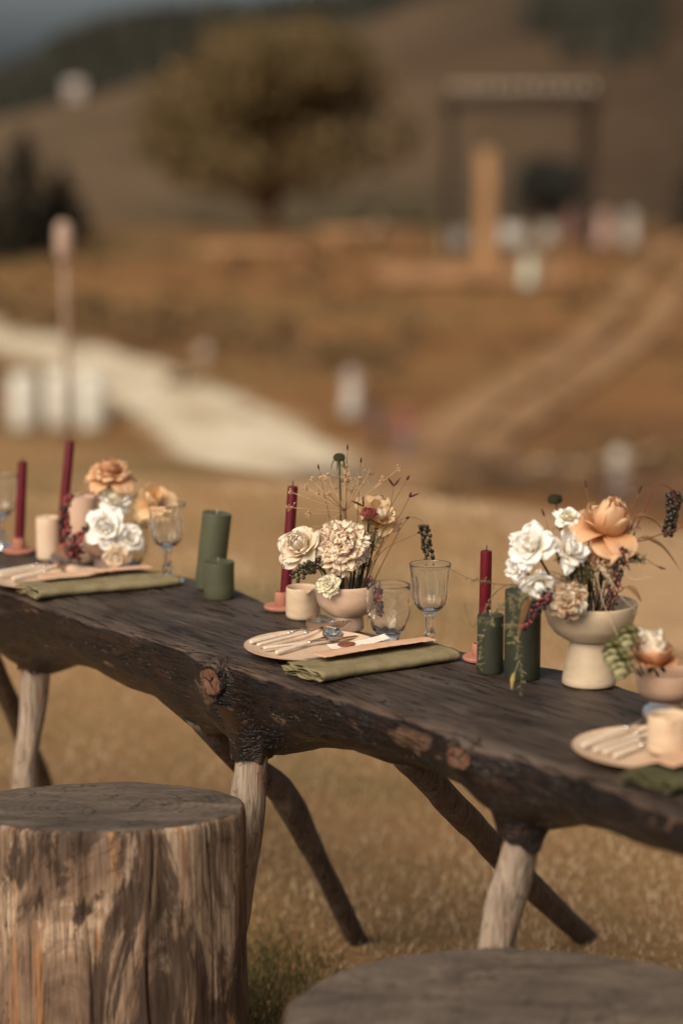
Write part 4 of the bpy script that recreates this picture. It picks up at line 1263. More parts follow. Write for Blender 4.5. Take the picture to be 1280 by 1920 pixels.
# ---------------------------------------------------------------- plates and place settings
def plate(label, x, y, z=TZ):
    root = thing('plate', label, 'plate', (x, y, z), 0, 'cream side plates')
    root.scale = (1.035, 1.035, 1)
    wob = lambda r, z_, a, k: (r * (1 + .006 * math.sin(2 * a + x * 9) + .004 * math.sin(5 * a)), z_)
    m = MB(); m.lathe([(.0001, .0025), (.070, .0025), (.080, .0035), (.098, .0090), (.1125, .0135), (.1130, .0148), (.1120, .0155), (.1100, .0150), (.097, .0105), (.084, .0068), (.074, .0060), (.0001, .0060)], 80, mod=wob); m.build('dish', PLATE, root)
    m = MB(); m.lathe([(.1123, .0136), (.1136, .0141), (.1136, .0150), (.1122, .0156), (.1112, .0154)], 80, mod=wob); m.build('rim', PLATE_RIM, root)
    m = MB(); m.lathe([(.058, .0024), (.059, .0003), (.064, .0003), (.066, .0024)], 64); m.build('foot_ring', PLATE, root)
def frame_m(a, b):
    a, b = Vector(a), Vector(b)
    x = (b - a).normalized(); y = Vector((0, 0, 1)).cross(x).normalized(); z = x.cross(y)
    M_ = Matrix((x, y, z)).transposed().to_4x4()
    return M_, (b - a).length
def handle_mesh(root, M_, L, w=.0042, h=.0028):
    m = MB(); n = 14; P_ = []
    prof = [(0, .5), (.001, .8), (.004, .97), (.015, 1.0), (L * .5, .88), (L * .85, .72), (L * .97, .70), (L, .66)]
    P_ = []
    for (x, k) in prof:
        for i in range(n):
            an = 2 * PI * i / n
            cx, sx_ = math.cos(an), math.sin(an)
            P_.append((x, w * k * math.copysign(abs(cx) ** .7, cx), .0045 + h * k * math.copysign(abs(sx_) ** .7, sx_)))
    m.grid(P_, len(prof), n, cv=True)
    m.f.append(tuple(range(n - 1, -1, -1))); m.f.append(tuple((len(prof) - 1) * n + i for i in range(n)))
    m.build('handle', HANDLE, root, M=M_, sharp=50)
    m = MB(); m.lathe([(.0001, 0), (w * .72, 0), (w * .76, .002), (w * .6, .006), (.0028, .009), (.0001, .009)], 14)
    m.build('ferrule', STEEL, root, M=M_ @ Matrix.Translation((L - .0005, 0, .0045)) @ Matrix.Rotation(R(90), 4, 'Y'))
def spoon(name, label, a, b, bw, bl, cat='spoon', group=None, roll=38):
    M_, L = frame_m(a, b)
    M_ = M_ @ Matrix.Rotation(R(roll), 4, 'X')
    root = thing(name, label, cat, a, 0, group)
    hl = (L - bl) * .68
    handle_mesh(root, M_, hl)
    m = MB()
    m.tube([(hl + .006, 0, .0045), (hl + (L - bl - hl) * .5, 0, .0065), (L - bl + .004, 0, .0062)], [.0026, .0017, .0024], 10); m.build('neck', STEEL, root, M=M_)
    m = MB(); nu, nv = 22, 14; P_ = []; 
    for side in (0, 1):
        for i in range(nu):
            e = i / (nu - 1); x = L - bl + bl * e
            wd = bw * (math.sin(PI * min(1, max(0, e * .96 + .02)) ** .82)) ** .62
            for j in range(nv):
                v_ = -1 + 2 * j / (nv - 1)
                dep = .0075 * (math.sin(PI * e) ** .7) * (1 - v_ * v_)
                P_.append((x, v_ * wd, .0078 - dep + .0012 * side * 0 - (0 if side == 0 else .0009)))
    m.grid(P_[:nu * nv], nu, nv); m.grid(P_[nu * nv:], nu, nv)
    m.build('bowl', STEEL, root, M=M_)
def fork(label, a, b, group=None):
    M_, L = frame_m(a, b)
    root = thing('fork', label, 'fork', a, 0, group)
    hl = L * .52
    handle_mesh(root, M_, hl)
    m = MB(); m.tube([(hl + .006, 0, .0045), (L * .64, 0, .006), (L * .72, 0, .0068)], [.0026, .0018, .003], 10); m.build('neck', STEEL, root, M=M_)
    def fz_(x):
        e = (x - L * .70) / (L * .30)
        return .0066 - .005 * math.sin(PI * min(1, e * 1.1)) + .004 * max(0, e - .6)
    m = MB(); P_ = []; n = 9
    for side in (0, .0014):
        for i in range(n):
            x = L * .70 + L * .12 * i / (n - 1); e = i / (n - 1)
            for v_ in (-1, -.5, 0, .5, 1):
                P_.append((x, v_ * .0115 * min(1, .25 + e * 1.2), fz_(x) + side))
    m.grid(P_[:n * 5], n, 5); m.grid(P_[n * 5:], n, 5)
    m.build('head', STEEL, root, M=M_)
    for k in range(4):
        y = -.0098 + .00653 * k
        m = MB(); m.tube([(L * .815 + L * .185 * q / 6, y, fz_(L * .815 + L * .185 * q / 6) + .0007) for q in range(7)], [.0017, .0016, .0015, .0015, .0014, .0012, .0007], 6); m.build('tine', STEEL, root, M=M_)
def knife(label, a, b, group=None):
    M_, L = frame_m(a, b)
    root = thing('knife', label, 'knife', a, 0, group)
    hl = L * .45
    handle_mesh(root, M_, hl)
    m = MB()
    out = [(hl + .006, -.003), (hl + .02, -.0065), (L * .8, -.0085), (L * .94, -.0062), (L, .002), (L * .97, .0045), (L * .7, .0045), (hl + .006, .003)]
    n = len(out)
    m.add([(x, y, .0040) for x, y in out] + [(x, y, .0052) for x, y in out], [tuple(range(n - 1, -1, -1)), tuple(range(n, 2 * n))] + [(i, (i + 1) % n, n + (i + 1) % n, n + i) for i in range(n)])
    m.build('blade', STEEL, root, smooth=False, M=M_)

def napkin(label, p, rz, L=.29, W=.098, H=.018, mt=LINEN, seed=0, layers=5):
    root = thing('napkin', label, 'napkin', (p[0], p[1], TZ), rz, 'folded linen napkins')
    prof = []                       # (y, z, waviness): inner zigzag, then one outer wrap
    for k in range(layers):
        for j in range(14):
            e = j / 13
            y = (-.40 + .82 * e) if k % 2 == 0 else (.42 - .82 * e)
            zz = .14 + .68 * (k + (e - .5) * .5) / (layers - 1)
            prof.append((y * (1 + .08 * math.sin(k * 2.3 + seed)), zz, 1.0 + .01 * k))
    y0 = prof[-1][0]
    ow = [(.46, .97), (.40, .995)] if False else []
    for j in range(12):             # top, from back to front
        e = j / 11
        prof.append((.44 - .80 * e, .96 - .04 * (1 - e) ** 2, .35))
    for j in range(1, 10):          # rounded front
        a = PI / 2 + PI * j / 9
        prof.append((-.36 + .14 * math.cos(a), .50 + .46 * math.sin(a), .3))
    for j in range(1, 12):          # bottom, front to back
        e = j / 11
        prof.append((-.36 + .82 * e, .04, .12))
    nx = 60; P_ = []; n_ = len(prof)
    for i in range(nx):
        x = -L / 2 + L * i / (nx - 1)
        endw = max(0, 1 - (x + L / 2) / .045)
        puff = 1 + .10 * noise.noise(Vector((x * 10, seed, 5))) + .10 * endw
        for q_, (y, z, wv) in enumerate(prof):
            yy = y * W * (1 + .10 * noise.noise(Vector((x * 9, seed, 3)))) + .008 * noise.noise(Vector((x * 7, seed, 1))) + .002 * noise.noise(Vector((x * 18, y * 5, seed)))
            zz = z * H * puff
            kk = (wv - 1) * 100 if wv >= 1 else 9
            zz += min(wv, 1) * (.0007 + .0024 * endw) * math.sin(y * (11 + 2.5 * math.sin(kk * 1.9 + seed)) + kk * .8 + seed + x * 12) + .0013 * noise.noise(Vector((x * 25, y * 7, seed))) + .0008 * noise.noise(Vector((x * 60 + y * 90, y * 40, seed)))
            xx = x
            if i == 0:
                xx += .012 * noise.noise(Vector((q_ * .09, seed, 2))) + .003 * noise.noise(Vector((q_ * .5, seed, 2)))
            xx -= .016 * y * endw
            P_.append((xx, yy, max(.0008, zz)))
    m = MB(); m.grid(P_, nx, n_)
    o = m.build('folded_cloth', mt, root)
    s = o.modifiers.new('thickness', 'SOLIDIFY'); s.thickness = .0011; s.offset = 0
    k0 = 14 * layers
    m = MB(); m.tube([(P_[i * n_ + k0][0], P_[i * n_ + k0][1], P_[i * n_ + k0][2] + .0004) for i in range(nx)], .0010, 6); m.build('hem', mt, root)
    return root
def sheet(name, label, cat, p, rz, L, W, zf, mt, seed=0, jag=.003, group=None):
    root = thing(name, label, cat, (p[0], p[1], TZ), rz, group)
    nu, nv = 40, 16; P_ = []
    for i in range(nu):
        for j in range(nv):
            u, v = i / (nu - 1), j / (nv - 1)
            x = (u - .5) * L; y = (v - .5) * W
            if i in (0, nu - 1): x += jag * noise.noise(Vector((v * 9, seed, u)))
            if j in (0, nv - 1): y += jag * noise.noise(Vector((u * 22, seed, v))) + jag * .6 * noise.noise(Vector((u * 60, seed, v)))
            P_.append((x, y, zf(u, v) + .0006 * noise.noise(Vector((u * 5, v * 3, seed)))))
    m = MB(); m.grid(P_, nu, nv)
    o = m.build('sheet', mt, root)
    s = o.modifiers.new('thickness', 'SOLIDIFY'); s.thickness = .0005; s.offset = 0
    return root
NA = math.atan2(N.y, N.x)
def menu(label, p, rz, seed):
    sheet('menu_paper', label, 'paper', p, rz, .235, .085, lambda u, v: .0285 - .021 * max(0, v - .35) ** 1.0 + .002 * math.sin(u * 3), PAPER, seed, .004, 'deckled menu papers')
def namecard(label, p, rz, seed, z0=.0085):
    root = sheet('name_card', label, 'card', p, rz, .105, .036, lambda u, v: z0 + .013 * u ** 2.2 + .003 * (v - .5) ** 2, CARD, seed, .002, 'sealed name cards')
    m = MB(); m.lathe([(.0001, 0), (.0145, 0), (.0155, .001), (.0145, .0022), (.012, .0022), (.011, .0015), (.0001, .0016)], 28, mod=lambda r, z, a, k: (r * (1 + .06 * math.sin(3 * a + seed) + .03 * math.sin(7 * a)), z))
    o = m.build('wax_seal', SEAL, root); o.location = (-.022, 0, z0 + .0020); o.rotation_euler = (0, R(-4), 0)

# middle setting
PB = (-0.0517, 4.0831, 0.7750)
plate('cream plate with cutlery at the middle of the table, sharpest', PB[0], PB[1])
zc_ = .7655
spoon('tablespoon', 'large steel spoon with ivory handle on the middle plate', (-0.1612, 4.0977, 0.7735), (-0.0153, 4.2442, 0.7760), .0215, .072, group='cutlery on the middle plate', roll=56)
fork('steel fork with ivory handle on the middle plate', (-0.1446, 4.0737, 0.7715), (0.0096, 4.2422, 0.7735), 'cutlery on the middle plate')
knife('knife with ivory handle on the middle plate', (-0.1339, 4.0559, 0.7700), (0.0376, 4.1633, 0.7680), 'cutlery on the middle plate')
spoon('teaspoon', 'small steel teaspoon with ivory handle on the middle plate', (-0.1140, 4.0322, 0.7690), (-0.0028, 4.1777, 0.7705), .0160, .050, group='cutlery on the middle plate')
NB = (0.0559, 3.9802, 0.7600)
napkin('folded olive linen napkin right of the middle plate', NB, NA - R(3), seed=1)
menu('peach paper with torn edge lying over the middle napkin', (0.0456, 4.0268, 0.7600), NA - R(4), 1)
namecard('white card with brown wax seal on the middle plate', (0.0297, 4.1042, 0.7720), NA - R(22), 1)
# left setting
PA = (-0.5769, 4.6798, 0.7750)
plate('blurred cream plate at the left end of the table', PA[0], PA[1])
spoon('tablespoon', 'large steel spoon with ivory handle on the left plate', (-0.6911, 4.6979, 0.7735), (-0.5388, 4.8541, 0.7765), .0215, .072, group='cutlery on the left plate')
fork('fork with ivory handle on the left plate', (-0.6741, 4.6812, 0.7715), (-0.5241, 4.8385, 0.7740), 'cutlery on the left plate')
spoon('teaspoon', 'small steel teaspoon with ivory handle on the left plate', (-0.6491, 4.6671, 0.7690), (-0.5374, 4.8007, 0.7715), .0160, .050, group='cutlery on the left plate')
napkin('folded olive linen napkin in front of the left plate', (-0.4710, 4.6278, 0.7600), NA - R(12), L=.30, seed=4)
menu('peach paper with torn edge over the left napkin', (-0.4930, 4.6796, 0.7600), NA - R(10), 2)
# right setting
PC = (0.4538, 3.4235, 0.7750)
plate('cream plate at the right edge of the table', PC[0], PC[1])
spoon('tablespoon', 'large steel spoon with ivory handle on the right plate', (0.3490, 3.4202, 0.7735), (0.5018, 3.6090, 0.7780), .0215, .072, group='cutlery on the right plate')
fork('fork with ivory handle on the right plate', (0.3666, 3.4014, 0.7715), (0.5023, 3.5510, 0.7740), 'cutlery on the right plate')
knife('knife with ivory handle on the right plate', (0.3797, 3.3925, 0.7700), (0.5050, 3.5349, 0.7700), 'cutlery on the right plate')
spoon('teaspoon', 'small teaspoon with ivory handle on the right plate', (0.3909, 3.3818, 0.7690), (0.4894, 3.4964, 0.7705), .0160, .050, group='cutlery on the right plate')
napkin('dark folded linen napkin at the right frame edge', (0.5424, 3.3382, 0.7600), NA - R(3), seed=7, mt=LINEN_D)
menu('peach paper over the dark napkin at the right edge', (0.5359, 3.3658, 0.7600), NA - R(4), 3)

# ---------------------------------------------------------------- flowers
def petal_mat(name, base, mid, tip, transl=.32):
    return mat(name, [(0.05, base), (0.5, mid), (0.95, tip)], ns=60, rough=.65, spec=.2, attr=True, transl=transl, bmp=.15, bs=160, bd=.001)
PEACH = petal_mat('peach_petal', (.54, .24, .09), (.72, .41, .21), (.78, .53, .33))
CARAMEL = petal_mat('caramel_petal', (.42, .155, .06), (.58, .27, .13), (.64, .36, .20))
APRICOT = petal_mat('apricot_petal', (.66, .34, .11), (.80, .54, .28), (.84, .63, .39))
CREAM = petal_mat('cream_petal', (.74, .52, .26), (.80, .68, .50), (.82, .74, .62))
WHITE = petal_mat('white_petal', (.82, .72, .52), (.91, .88, .81), (.92, .90, .86), .22)
IVORYP = petal_mat('ivory_petal', (.72, .60, .28), (.80, .74, .52), (.82, .78, .64))
BLUSH = petal_mat('blush_petal', (.74, .44, .26), (.86, .645, .45), (.88, .74, .58), .22)
PINK = petal_mat('dusty_pink_petal', (.52, .30, .17), (.50, .17, .13), (.42, .095, .095))
BROWNED = petal_mat('browned_petal', (.34, .15, .07), (.50, .27, .14), (.70, .54, .38))
HOP = petal_mat('pale_green_bract', (.10, .11, .03), (.22, .22, .085), (.46, .42, .24))
STEM = mat('green_stem', two((.055, .060, .022), (.090, .090, .036)), ns=30, rough=.6)
STEM_D = mat('dark_green_stem', two((.022, .028, .012), (.042, .046, .020)), ns=30, rough=.6)
STEM_B = mat('brown_stem', two((.13, .062, .028), (.22, .115, .056)), ns=30, rough=.7)
STEM_R = mat('red_stem', two((.11, .020, .018), (.17, .040, .034)), ns=30, rough=.6)
STRAW = mat('dry_straw', two((.34, .205, .105), (.52, .35, .20)), ns=40, rough=.8)
LEAF = mat('green_leaf', two((.045, .050, .020), (.085, .082, .034)), ns=25, rough=.6, transl=.2)
LEAF_BR = mat('bronze_leaf', two((.20, .105, .040), (.32, .19, .085)), ns=25, rough=.6, transl=.25)
BERRY_G = mat('green_black_berry', two((.018, .018, .010), (.050, .045, .022)), ns=90, rough=.3, spec=.4)
BERRY_K = mat('dark_berry', two((.014, .008, .008), (.038, .016, .016)), ns=90, rough=.25, spec=.5)
BERRY_R = mat('red_berry', two((.17, .022, .026), (.30, .055, .055)), ns=90, rough=.35, spec=.4)
DARKHEAD = mat('dark_seedhead', two((.018, .015, .008), (.050, .042, .020)), ns=60, rough=.9)
GREENHEAD = mat('green_seedhead', two((.025, .030, .012), (.062, .066, .026)), ns=60, rough=.9)
SPIKE = mat('purple_spike', two((.030, .010, .012), (.075, .028, .026)), ns=80, rough=.8)

def petal_pts(w, l, cup, curl, ruf, seed, nu=9, nv=11, tip=.06, kruf=5.0, serr=0.0, narrow=.25):
    rn = random.Random(seed)
    ph = rn.uniform(0, 6.3); P_ = []; T_ = []
    for j in range(nv):
        v = math.sin(PI * .5 * j / (nv - 1)) ** 1.15
        wp = (narrow + (1 - narrow) * math.sin(PI * .5 * min(1, v / .62)) ** .9) * (1 if v < .6 else (1 - .97 * ((v - .6) / .4) ** 2.6) ** .5)
        for i in range(nu):
            u = -1 + 2 * i / (nu - 1)
            L = l * (1 - tip * abs(u) ** 2.2 * v) + (serr * l * math.sin(u * 17 + ph) * v ** 4 if serr else 0)
            b = curl * v ** 2.0
            # arc bending outwards
            s_ = L * v
            if abs(b) > 1e-3:
                k = b / max(v, 1e-3) ** 1.0 if v > 0 else 0
                y = s_ * math.sin(b * .5); z = s_ * math.cos(b * .5)
            else:
                y, z = 0, s_
            x = u * w * wp
            y += cup * w * (1 - u * u) * math.sin(PI * min(1, v * .75 + .12)) - cup * w * .5 * v
            y += ruf * w * v ** 1.8 * (math.sin(kruf * u + ph) * .6 + .5 * noise.noise(Vector((u * 2.2, v * 2, seed * 1.3))))
            z += ruf * l * .25 * v ** 2 * math.sin(kruf * 1.3 * u + ph + 1)
            P_.append(Vector((x, y, z))); T_.append(min(1, v * .92 + .04))
    return P_, T_, nv, nu

def head_frame(c, d, spin=0.0):
    q = Vector(d).normalized().to_track_quat('Z', 'Y')
    return Matrix.Translation(Vector(c)) @ q.to_matrix().to_4x4() @ Matrix.Rotation(spin, 4, 'Z')

def add_petal(root, F, az, tilt, r0, z0, spec, mt, seed, name='petal'):
    P_, T_, a, b = petal_pts(seed=seed, **spec)
    M_ = F @ Matrix.Rotation(az, 4, 'Z') @ Matrix.Translation((0, r0, z0)) @ Matrix.Rotation(-tilt, 4, 'X')
    m = MB(); m.grid([M_ @ p for p in P_], a, b, t=T_)
    return m.build(name, mt, root)

def stem_part(root, base, pts, r, mt, name='stem', n=8, r2=None):
    """pts relative to the root"""
    m = MB(); c = curve_pts(pts, 14)
    m.tube(c, list(np.linspace(r, r2 or r * .8, 14)), n)
    return m.build(name, mt, root)

def leaf_part(root, p, d, L, W, mt, seed=0, droop=.5, name='leaf'):
    rn = random.Random(seed)
    d = Vector(d).normalized(); side = d.cross(Vector((0, 0, 1)))
    side = side.normalized() if side.length > .01 else Vector((1, 0, 0))
    up = side.cross(d); P_ = []
    for i in range(11):
        e = i / 10; c = Vector(p) + d * (L * e) + Vector((0, 0, -1)) * (droop * L * e * e)
        w_ = W * math.sin(PI * (e * .97 + .015) ** .8) ** .85
        for j in (-1, -.5, 0, .5, 1):
            P_.append(c + side * (j * w_) + up * (abs(j) * w_ * .35 + .06 * w_ * math.sin(e * 14 + j)))
    m = MB(); m.grid(P_, 11, 5)
    return m.build(name, mt, root)

def flower_root(name, label, cat, base, group):
    return thing(name, label, cat, base, 0, group)

def sepals(root, F, r, n=5, mt=None):
    for k in range(n):
        add_petal(root, F, 2 * PI * k / n + .3, R(100), r * .1, -.001, dict(w=r * .13, l=r * .55, cup=.2, curl=.6, ruf=.05, nu=3, nv=5), mt or LEAF, k, 'sepal')

def rose(name, label, base, head, d, r, layers, group, stem_mt=STEM, stem_r=.0022, mid=None, seed=0, cat='rose', leaves=0, jit=8):
    """layers: (count, tilt deg, r0, z0, width, length, cup, curl, ruffle, material) in units of r"""
    root = flower_root(name, label, cat, base, group)
    rel = Vector(head) - Vector(base)
    F = head_frame(rel, d)
    dn = Vector(d).normalized()
    pts = [Vector((0, 0, 0))] + ([Vector(mid) - Vector(base)] if mid else [rel * .5 + Vector((0, 0, .004))]) + [rel - dn * r * .3, rel - dn * r * .02]
    stem_part(root, base, pts, stem_r, stem_mt)
    rn = random.Random(seed)
    m = MB(); m.lathe([(.0001, -.16 * r), (.12 * r, -.13 * r), (.17 * r, -.03 * r), (.12 * r, .06 * r), (.0001, .08 * r)], 14); m.build('calyx', LEAF, root, M=F)
    sepals(root, F, r)
    k0 = 0
    for li, (n_, tilt, r0, z0, w_, l_, cup, curl, ruf, mt) in enumerate(layers):
        a0 = rn.uniform(0, 6.3)
        for k in range(n_):
            add_petal(root, F, a0 + 2 * PI * k / n_ + rn.uniform(-.15, .15), R(tilt + rn.uniform(-jit, jit)), r0 * r, z0 * r,
                      dict(w=w_ * r * rn.uniform(.92, 1.08), l=l_ * r * rn.uniform(.9, 1.12), cup=cup * rn.uniform(.5, 1.4), curl=curl * rn.uniform(.4, 1.5), ruf=ruf * rn.uniform(.7, 1.5), kruf=rn.uniform(3.5, 7.5)), mt, seed * 100 + k0)
            k0 += 1
    for k in range(leaves):
        leaf_part(root, rel * (.45 + .2 * k), (math.cos(k * 2.4 + seed), math.sin(k * 2.4 + seed), .3), .035, .009, LEAF, k)
    return root

def L_classic(mt, mo):     # full garden rose, part open
    return [(3, 4, .02, .0, .22, .78, .55, .0, .05, mt), (4, 9, .08, .0, .32, .80, .5, .15, .06, mt), (5, 17, .13, -.02, .40, .82, .45, .45, .08, mt),
            (5, 30, .15, -.03, .48, .86, .38, .8, .18, mo), (5, 48, .14, -.05, .52, .94, .28, 1.0, .26, mo), (5, 70, .12, -.06, .52, 1.05, .18, .9, .34, mo)]
def L_reflex(mt, mo):      # tall centre with big reflexed outer petals
    return [(3, 2, .02, .0, .26, 1.10, .65, -.15, .10, mt), (3, 6, .09, .0, .40, 1.08, .6, -.05, .10, mt), (3, 10, .14, .0, .50, 1.0, .55, .15, .10, mt), (3, 20, .16, .0, .52, .9, .45, .7, .12, mt),
            (4, 60, .12, .05, .52, 1.05, .2, 1.1, .24, mo), (4, 88, .10, .0, .54, 1.15, .15, 1.0, .28, mo)]
def L_loose(mt, mo):       # blown, loosely open
    return [(5, 10, .03, .0, .30, .66, .4, .2, .36, mt), (6, 26, .07, .0, .40, .78, .3, .4, .42, mt), (6, 48, .09, .0, .48, .92, .22, .6, .45, mo), (6, 72, .10, -.02, .52, 1.05, .15, .6, .45, mo)]

def L_open(mt, mo):        # few big petals, airy
    return [(4, 8, .03, .0, .26, .60, .5, .2, .15, mt), (4, 30, .08, .0, .46, .85, .35, .5, .22, mo), (5, 62, .10, .0, .54, 1.0, .2, .7, .26, mo), (3, 84, .10, -.03, .54, 1.1, .1, .6, .28, mo)]

def L_airy(mt, mo):        # ruffled bloom with long separate petals
    return [(4, 6, .03, .0, .30, .78, .45, -.1, .22, mt), (4, 22, .08, .0, .42, .92, .35, .3, .26, mt), (5, 46, .10, .0, .46, 1.05, .25, .5, .28, mo), (4, 76, .10, -.02, .48, 1.2, .15, .5, .30, mo)]

def carnation(name, label, base, head, d, r, mt, group, stem_mt=STEM_D, seed=0, n=54, mid=None, mt2=None, wk=1.0, cat='carnation', rfl=.42):
    root = flower_root(name, label, cat, base, group)
    rel = Vector(head) - Vector(base); dn = Vector(d).normalized()
    F = head_frame(rel - dn * r * .45, d)
    stem_part(root, base, [Vector((0, 0, 0))] + ([Vector(mid) - Vector(base)] if mid else [rel * .5]) + [rel - dn * r * .9, rel - dn * r * .5], .0019, stem_mt)
    m = MB(); m.lathe([(.0001, -.5 * r), (.16 * r, -.45 * r), (.2 * r, -.1 * r), (.26 * r, .06 * r), (.0001, .1 * r)], 12); m.build('calyx', LEAF, root, M=F)
    rn = random.Random(seed)
    for k in range(n):
        e = (k + .5) / n
        tilt = 104 * max(0, e - .06) ** .75
        az = k * 2.39996 + rn.uniform(-.2, .2)
        ln = r * (1.02 + .12 * math.sin(PI * e)) * rn.uniform(.88, 1.1)
        add_petal(root, F, az, R(tilt + rn.uniform(-8, 8)), r * .02, r * (.16 - .14 * e),
                  dict(w=wk * r * rn.uniform(.28, .42), l=ln * (.94 + .08 * e), cup=rn.uniform(-.25, .15) if e < .25 else rn.uniform(-.1, .3), curl=rn.uniform(-.1, .4), ruf=rfl, tip=-.02, kruf=9, serr=.03, narrow=.12, nu=13, nv=8), mt if (mt2 is None or rn.random() < .6) else mt2, seed * 100 + k)
    return root

BERRY_ME = {}
def berry_mesh(mt):
    if mt.name not in BERRY_ME:
        m = MB()
        m.lathe([(.0001, 1), (.30, .96), (.62, .80), (.88, .50), (1.0, .08), (.94, -.36), (.72, -.70), (.40, -.90), (.12, -.94), (.0001, -.90)], 10, mod=lambda r, z, a, k: (r * (1 + .03 * math.cos(a * 5)), z))
        BERRY_ME[mt.name] = m.mesh('berry', mt)
    return BERRY_ME[mt.name]

def raceme(name, label, base, path, n, rb, spread, mts, group, stem_mt=STEM_R, seed=0, start=.35, stem_r=.0012, taper_=.55):
    root = flower_root(name, label, 'berry sprig', base, group)
    b = Vector(base)
    rel = [Vector(p) - b for p in path]
    c = curve_pts(rel, 40)
    m = MB(); m.tube(c, list(np.linspace(stem_r, stem_r * .5, 40)), 6); m.build('stem', stem_mt, root)
    rn = random.Random(seed)
    ped = MB()
    for k in range(n):
        e = start + (1 - start) * (k + .5) / n
        i = min(38, int(e * 39))
        p = c[i].lerp(c[i + 1], e * 39 - i)
        ax = (c[i + 1] - c[i]).normalized()
        x = ax.orthogonal().normalized(); y = ax.cross(x)
        an = k * 2.4 + rn.uniform(-.4, .4)
        sp = spread * (1 - taper_ * ((e - start) / (1 - start)) ** 1.5) * rn.uniform(.75, 1.15)
        q = p + (x * math.cos(an) + y * math.sin(an)) * sp
        ped.tube([p, q], stem_r * .45, 4, cap=False)
        s_ = rb * rn.uniform(.8, 1.12)
        inst('berry', berry_mesh(rn.choice(mts)), root, q, (rn.uniform(0, 6), rn.uniform(0, 6), 0), s_)
    ped.build('pedicel', stem_mt, root)
    return root

def umbel(label, base, hub, rays, seed, group):
    root = flower_root('dried_umbel', label, 'dried flower', base, group)
    b = Vector(base); h = Vector(hub) - b
    stem_part(root, base, [(0, 0, 0), h * .5 + Vector((.001, 0, 0)), h], .0019, STEM_B, r2=.0024)
    rn = random.Random(seed)
    for k, e in enumerate(rays):
        e = Vector(e) - b
        m = MB()
        mid_ = h.lerp(e, .5) + Vector((0, 0, -.002))
        m.tube(curve_pts([h, mid_, e], 7), .0007, 5); ry = m.build('ray', STRAW, root)
        m = MB(); d = (e - h).normalized()
        n2 = rn.randint(9, 15)
        for q in range(n2):
            v = (d * 1.1 + Vector((rn.gauss(0, .75), rn.gauss(0, .75), rn.gauss(0, .75)))).normalized()
            l_ = rn.uniform(.006, .011)
            m.tube([e, e + v * l_ * .6, e + v * l_], [.00045, .0004, .00035], 3, cap=False)
            s_ = rn.uniform(.0013, .0023); x = v.orthogonal().normalized() * s_; y = v.cross(x)
            t_ = e + v * l_
            m.add([t_ - x, t_ - y, t_ + x, t_ + y, t_ + v * s_ * 1.5, t_ - v * s_], [(0, 1, 4), (1, 2, 4), (2, 3, 4), (3, 0, 4), (1, 0, 5), (2, 1, 5), (3, 2, 5), (0, 3, 5)])
        m.build('umbellet', STRAW, ry)
    return root

def spike(label, base, path, L, group, seed=0, tips=None):
    root = flower_root('grass_spike', label, 'grass stem', base, group)
    b = Vector(base); rel = [Vector(p) - b for p in path]
    stem_part(root, base, rel, .0008, STEM_B, r2=.0006)
    e = rel[-1]
    for (d, l_) in (tips or [((rel[-1] - rel[-2]), L)]):
        d = Vector(d).normalized(); m = MB(); rn = random.Random(seed)
        c = [e + d * (l_ * k / 8) for k in range(9)]
        m.tube(c, [.0006, .0014, .0019, .0020, .0018, .0017, .0013, .0009, .0003], 7, wob=.5, seed=seed)
        m.build('seed_spike', SPIKE, root)

def seedhead(label, base, head, r, mt, group, dome=True, stem_mt=STEM):
    root = flower_root('seedhead', label, 'seedhead', base, group)
    rel = Vector(head) - Vector(base)
    stem_part(root, base, [(0, 0, 0), rel * .5 + Vector((.001, 0, 0)), rel], .0022, stem_mt, r2=.0018)
    m = MB()
    n = 170; rn = random.Random(3)
    m.lathe([(.0001, .55 * r), (.5 * r, .45 * r), (.8 * r, .1 * r), (.75 * r, -.3 * r), (.3 * r, -.55 * r), (.0001, -.58 * r)], 16)
    for k in range(n):
        z = 1 - 1.75 * (k + .5) / n; a = k * 2.39996; q = math.sqrt(max(0, 1 - z * z))
        v = Vector((q * math.cos(a), q * math.sin(a), z * .75))
        p = v * r * .72; t_ = v * r * rn.uniform(1.0, 1.18); x = v.orthogonal().normalized() * r * .085; y = v.cross(x).normalized() * r * .085
        m.add([p - x, p - y, p + x, p + y, t_], [(0, 1, 4), (1, 2, 4), (2, 3, 4), (3, 0, 4)])
    m.build('cone', mt, root, smooth=False, M=Matrix.Translation(rel))
    if dome:
        for k in range(7):
            a = 2 * PI * k / 7
            leaf_part(root, rel + Vector((math.cos(a) * r * .8, math.sin(a) * r * .8, -r * .3)), (math.cos(a), math.sin(a), -.8), r * .9, r * .14, GREENHEAD, k, 1.2, 'bract')

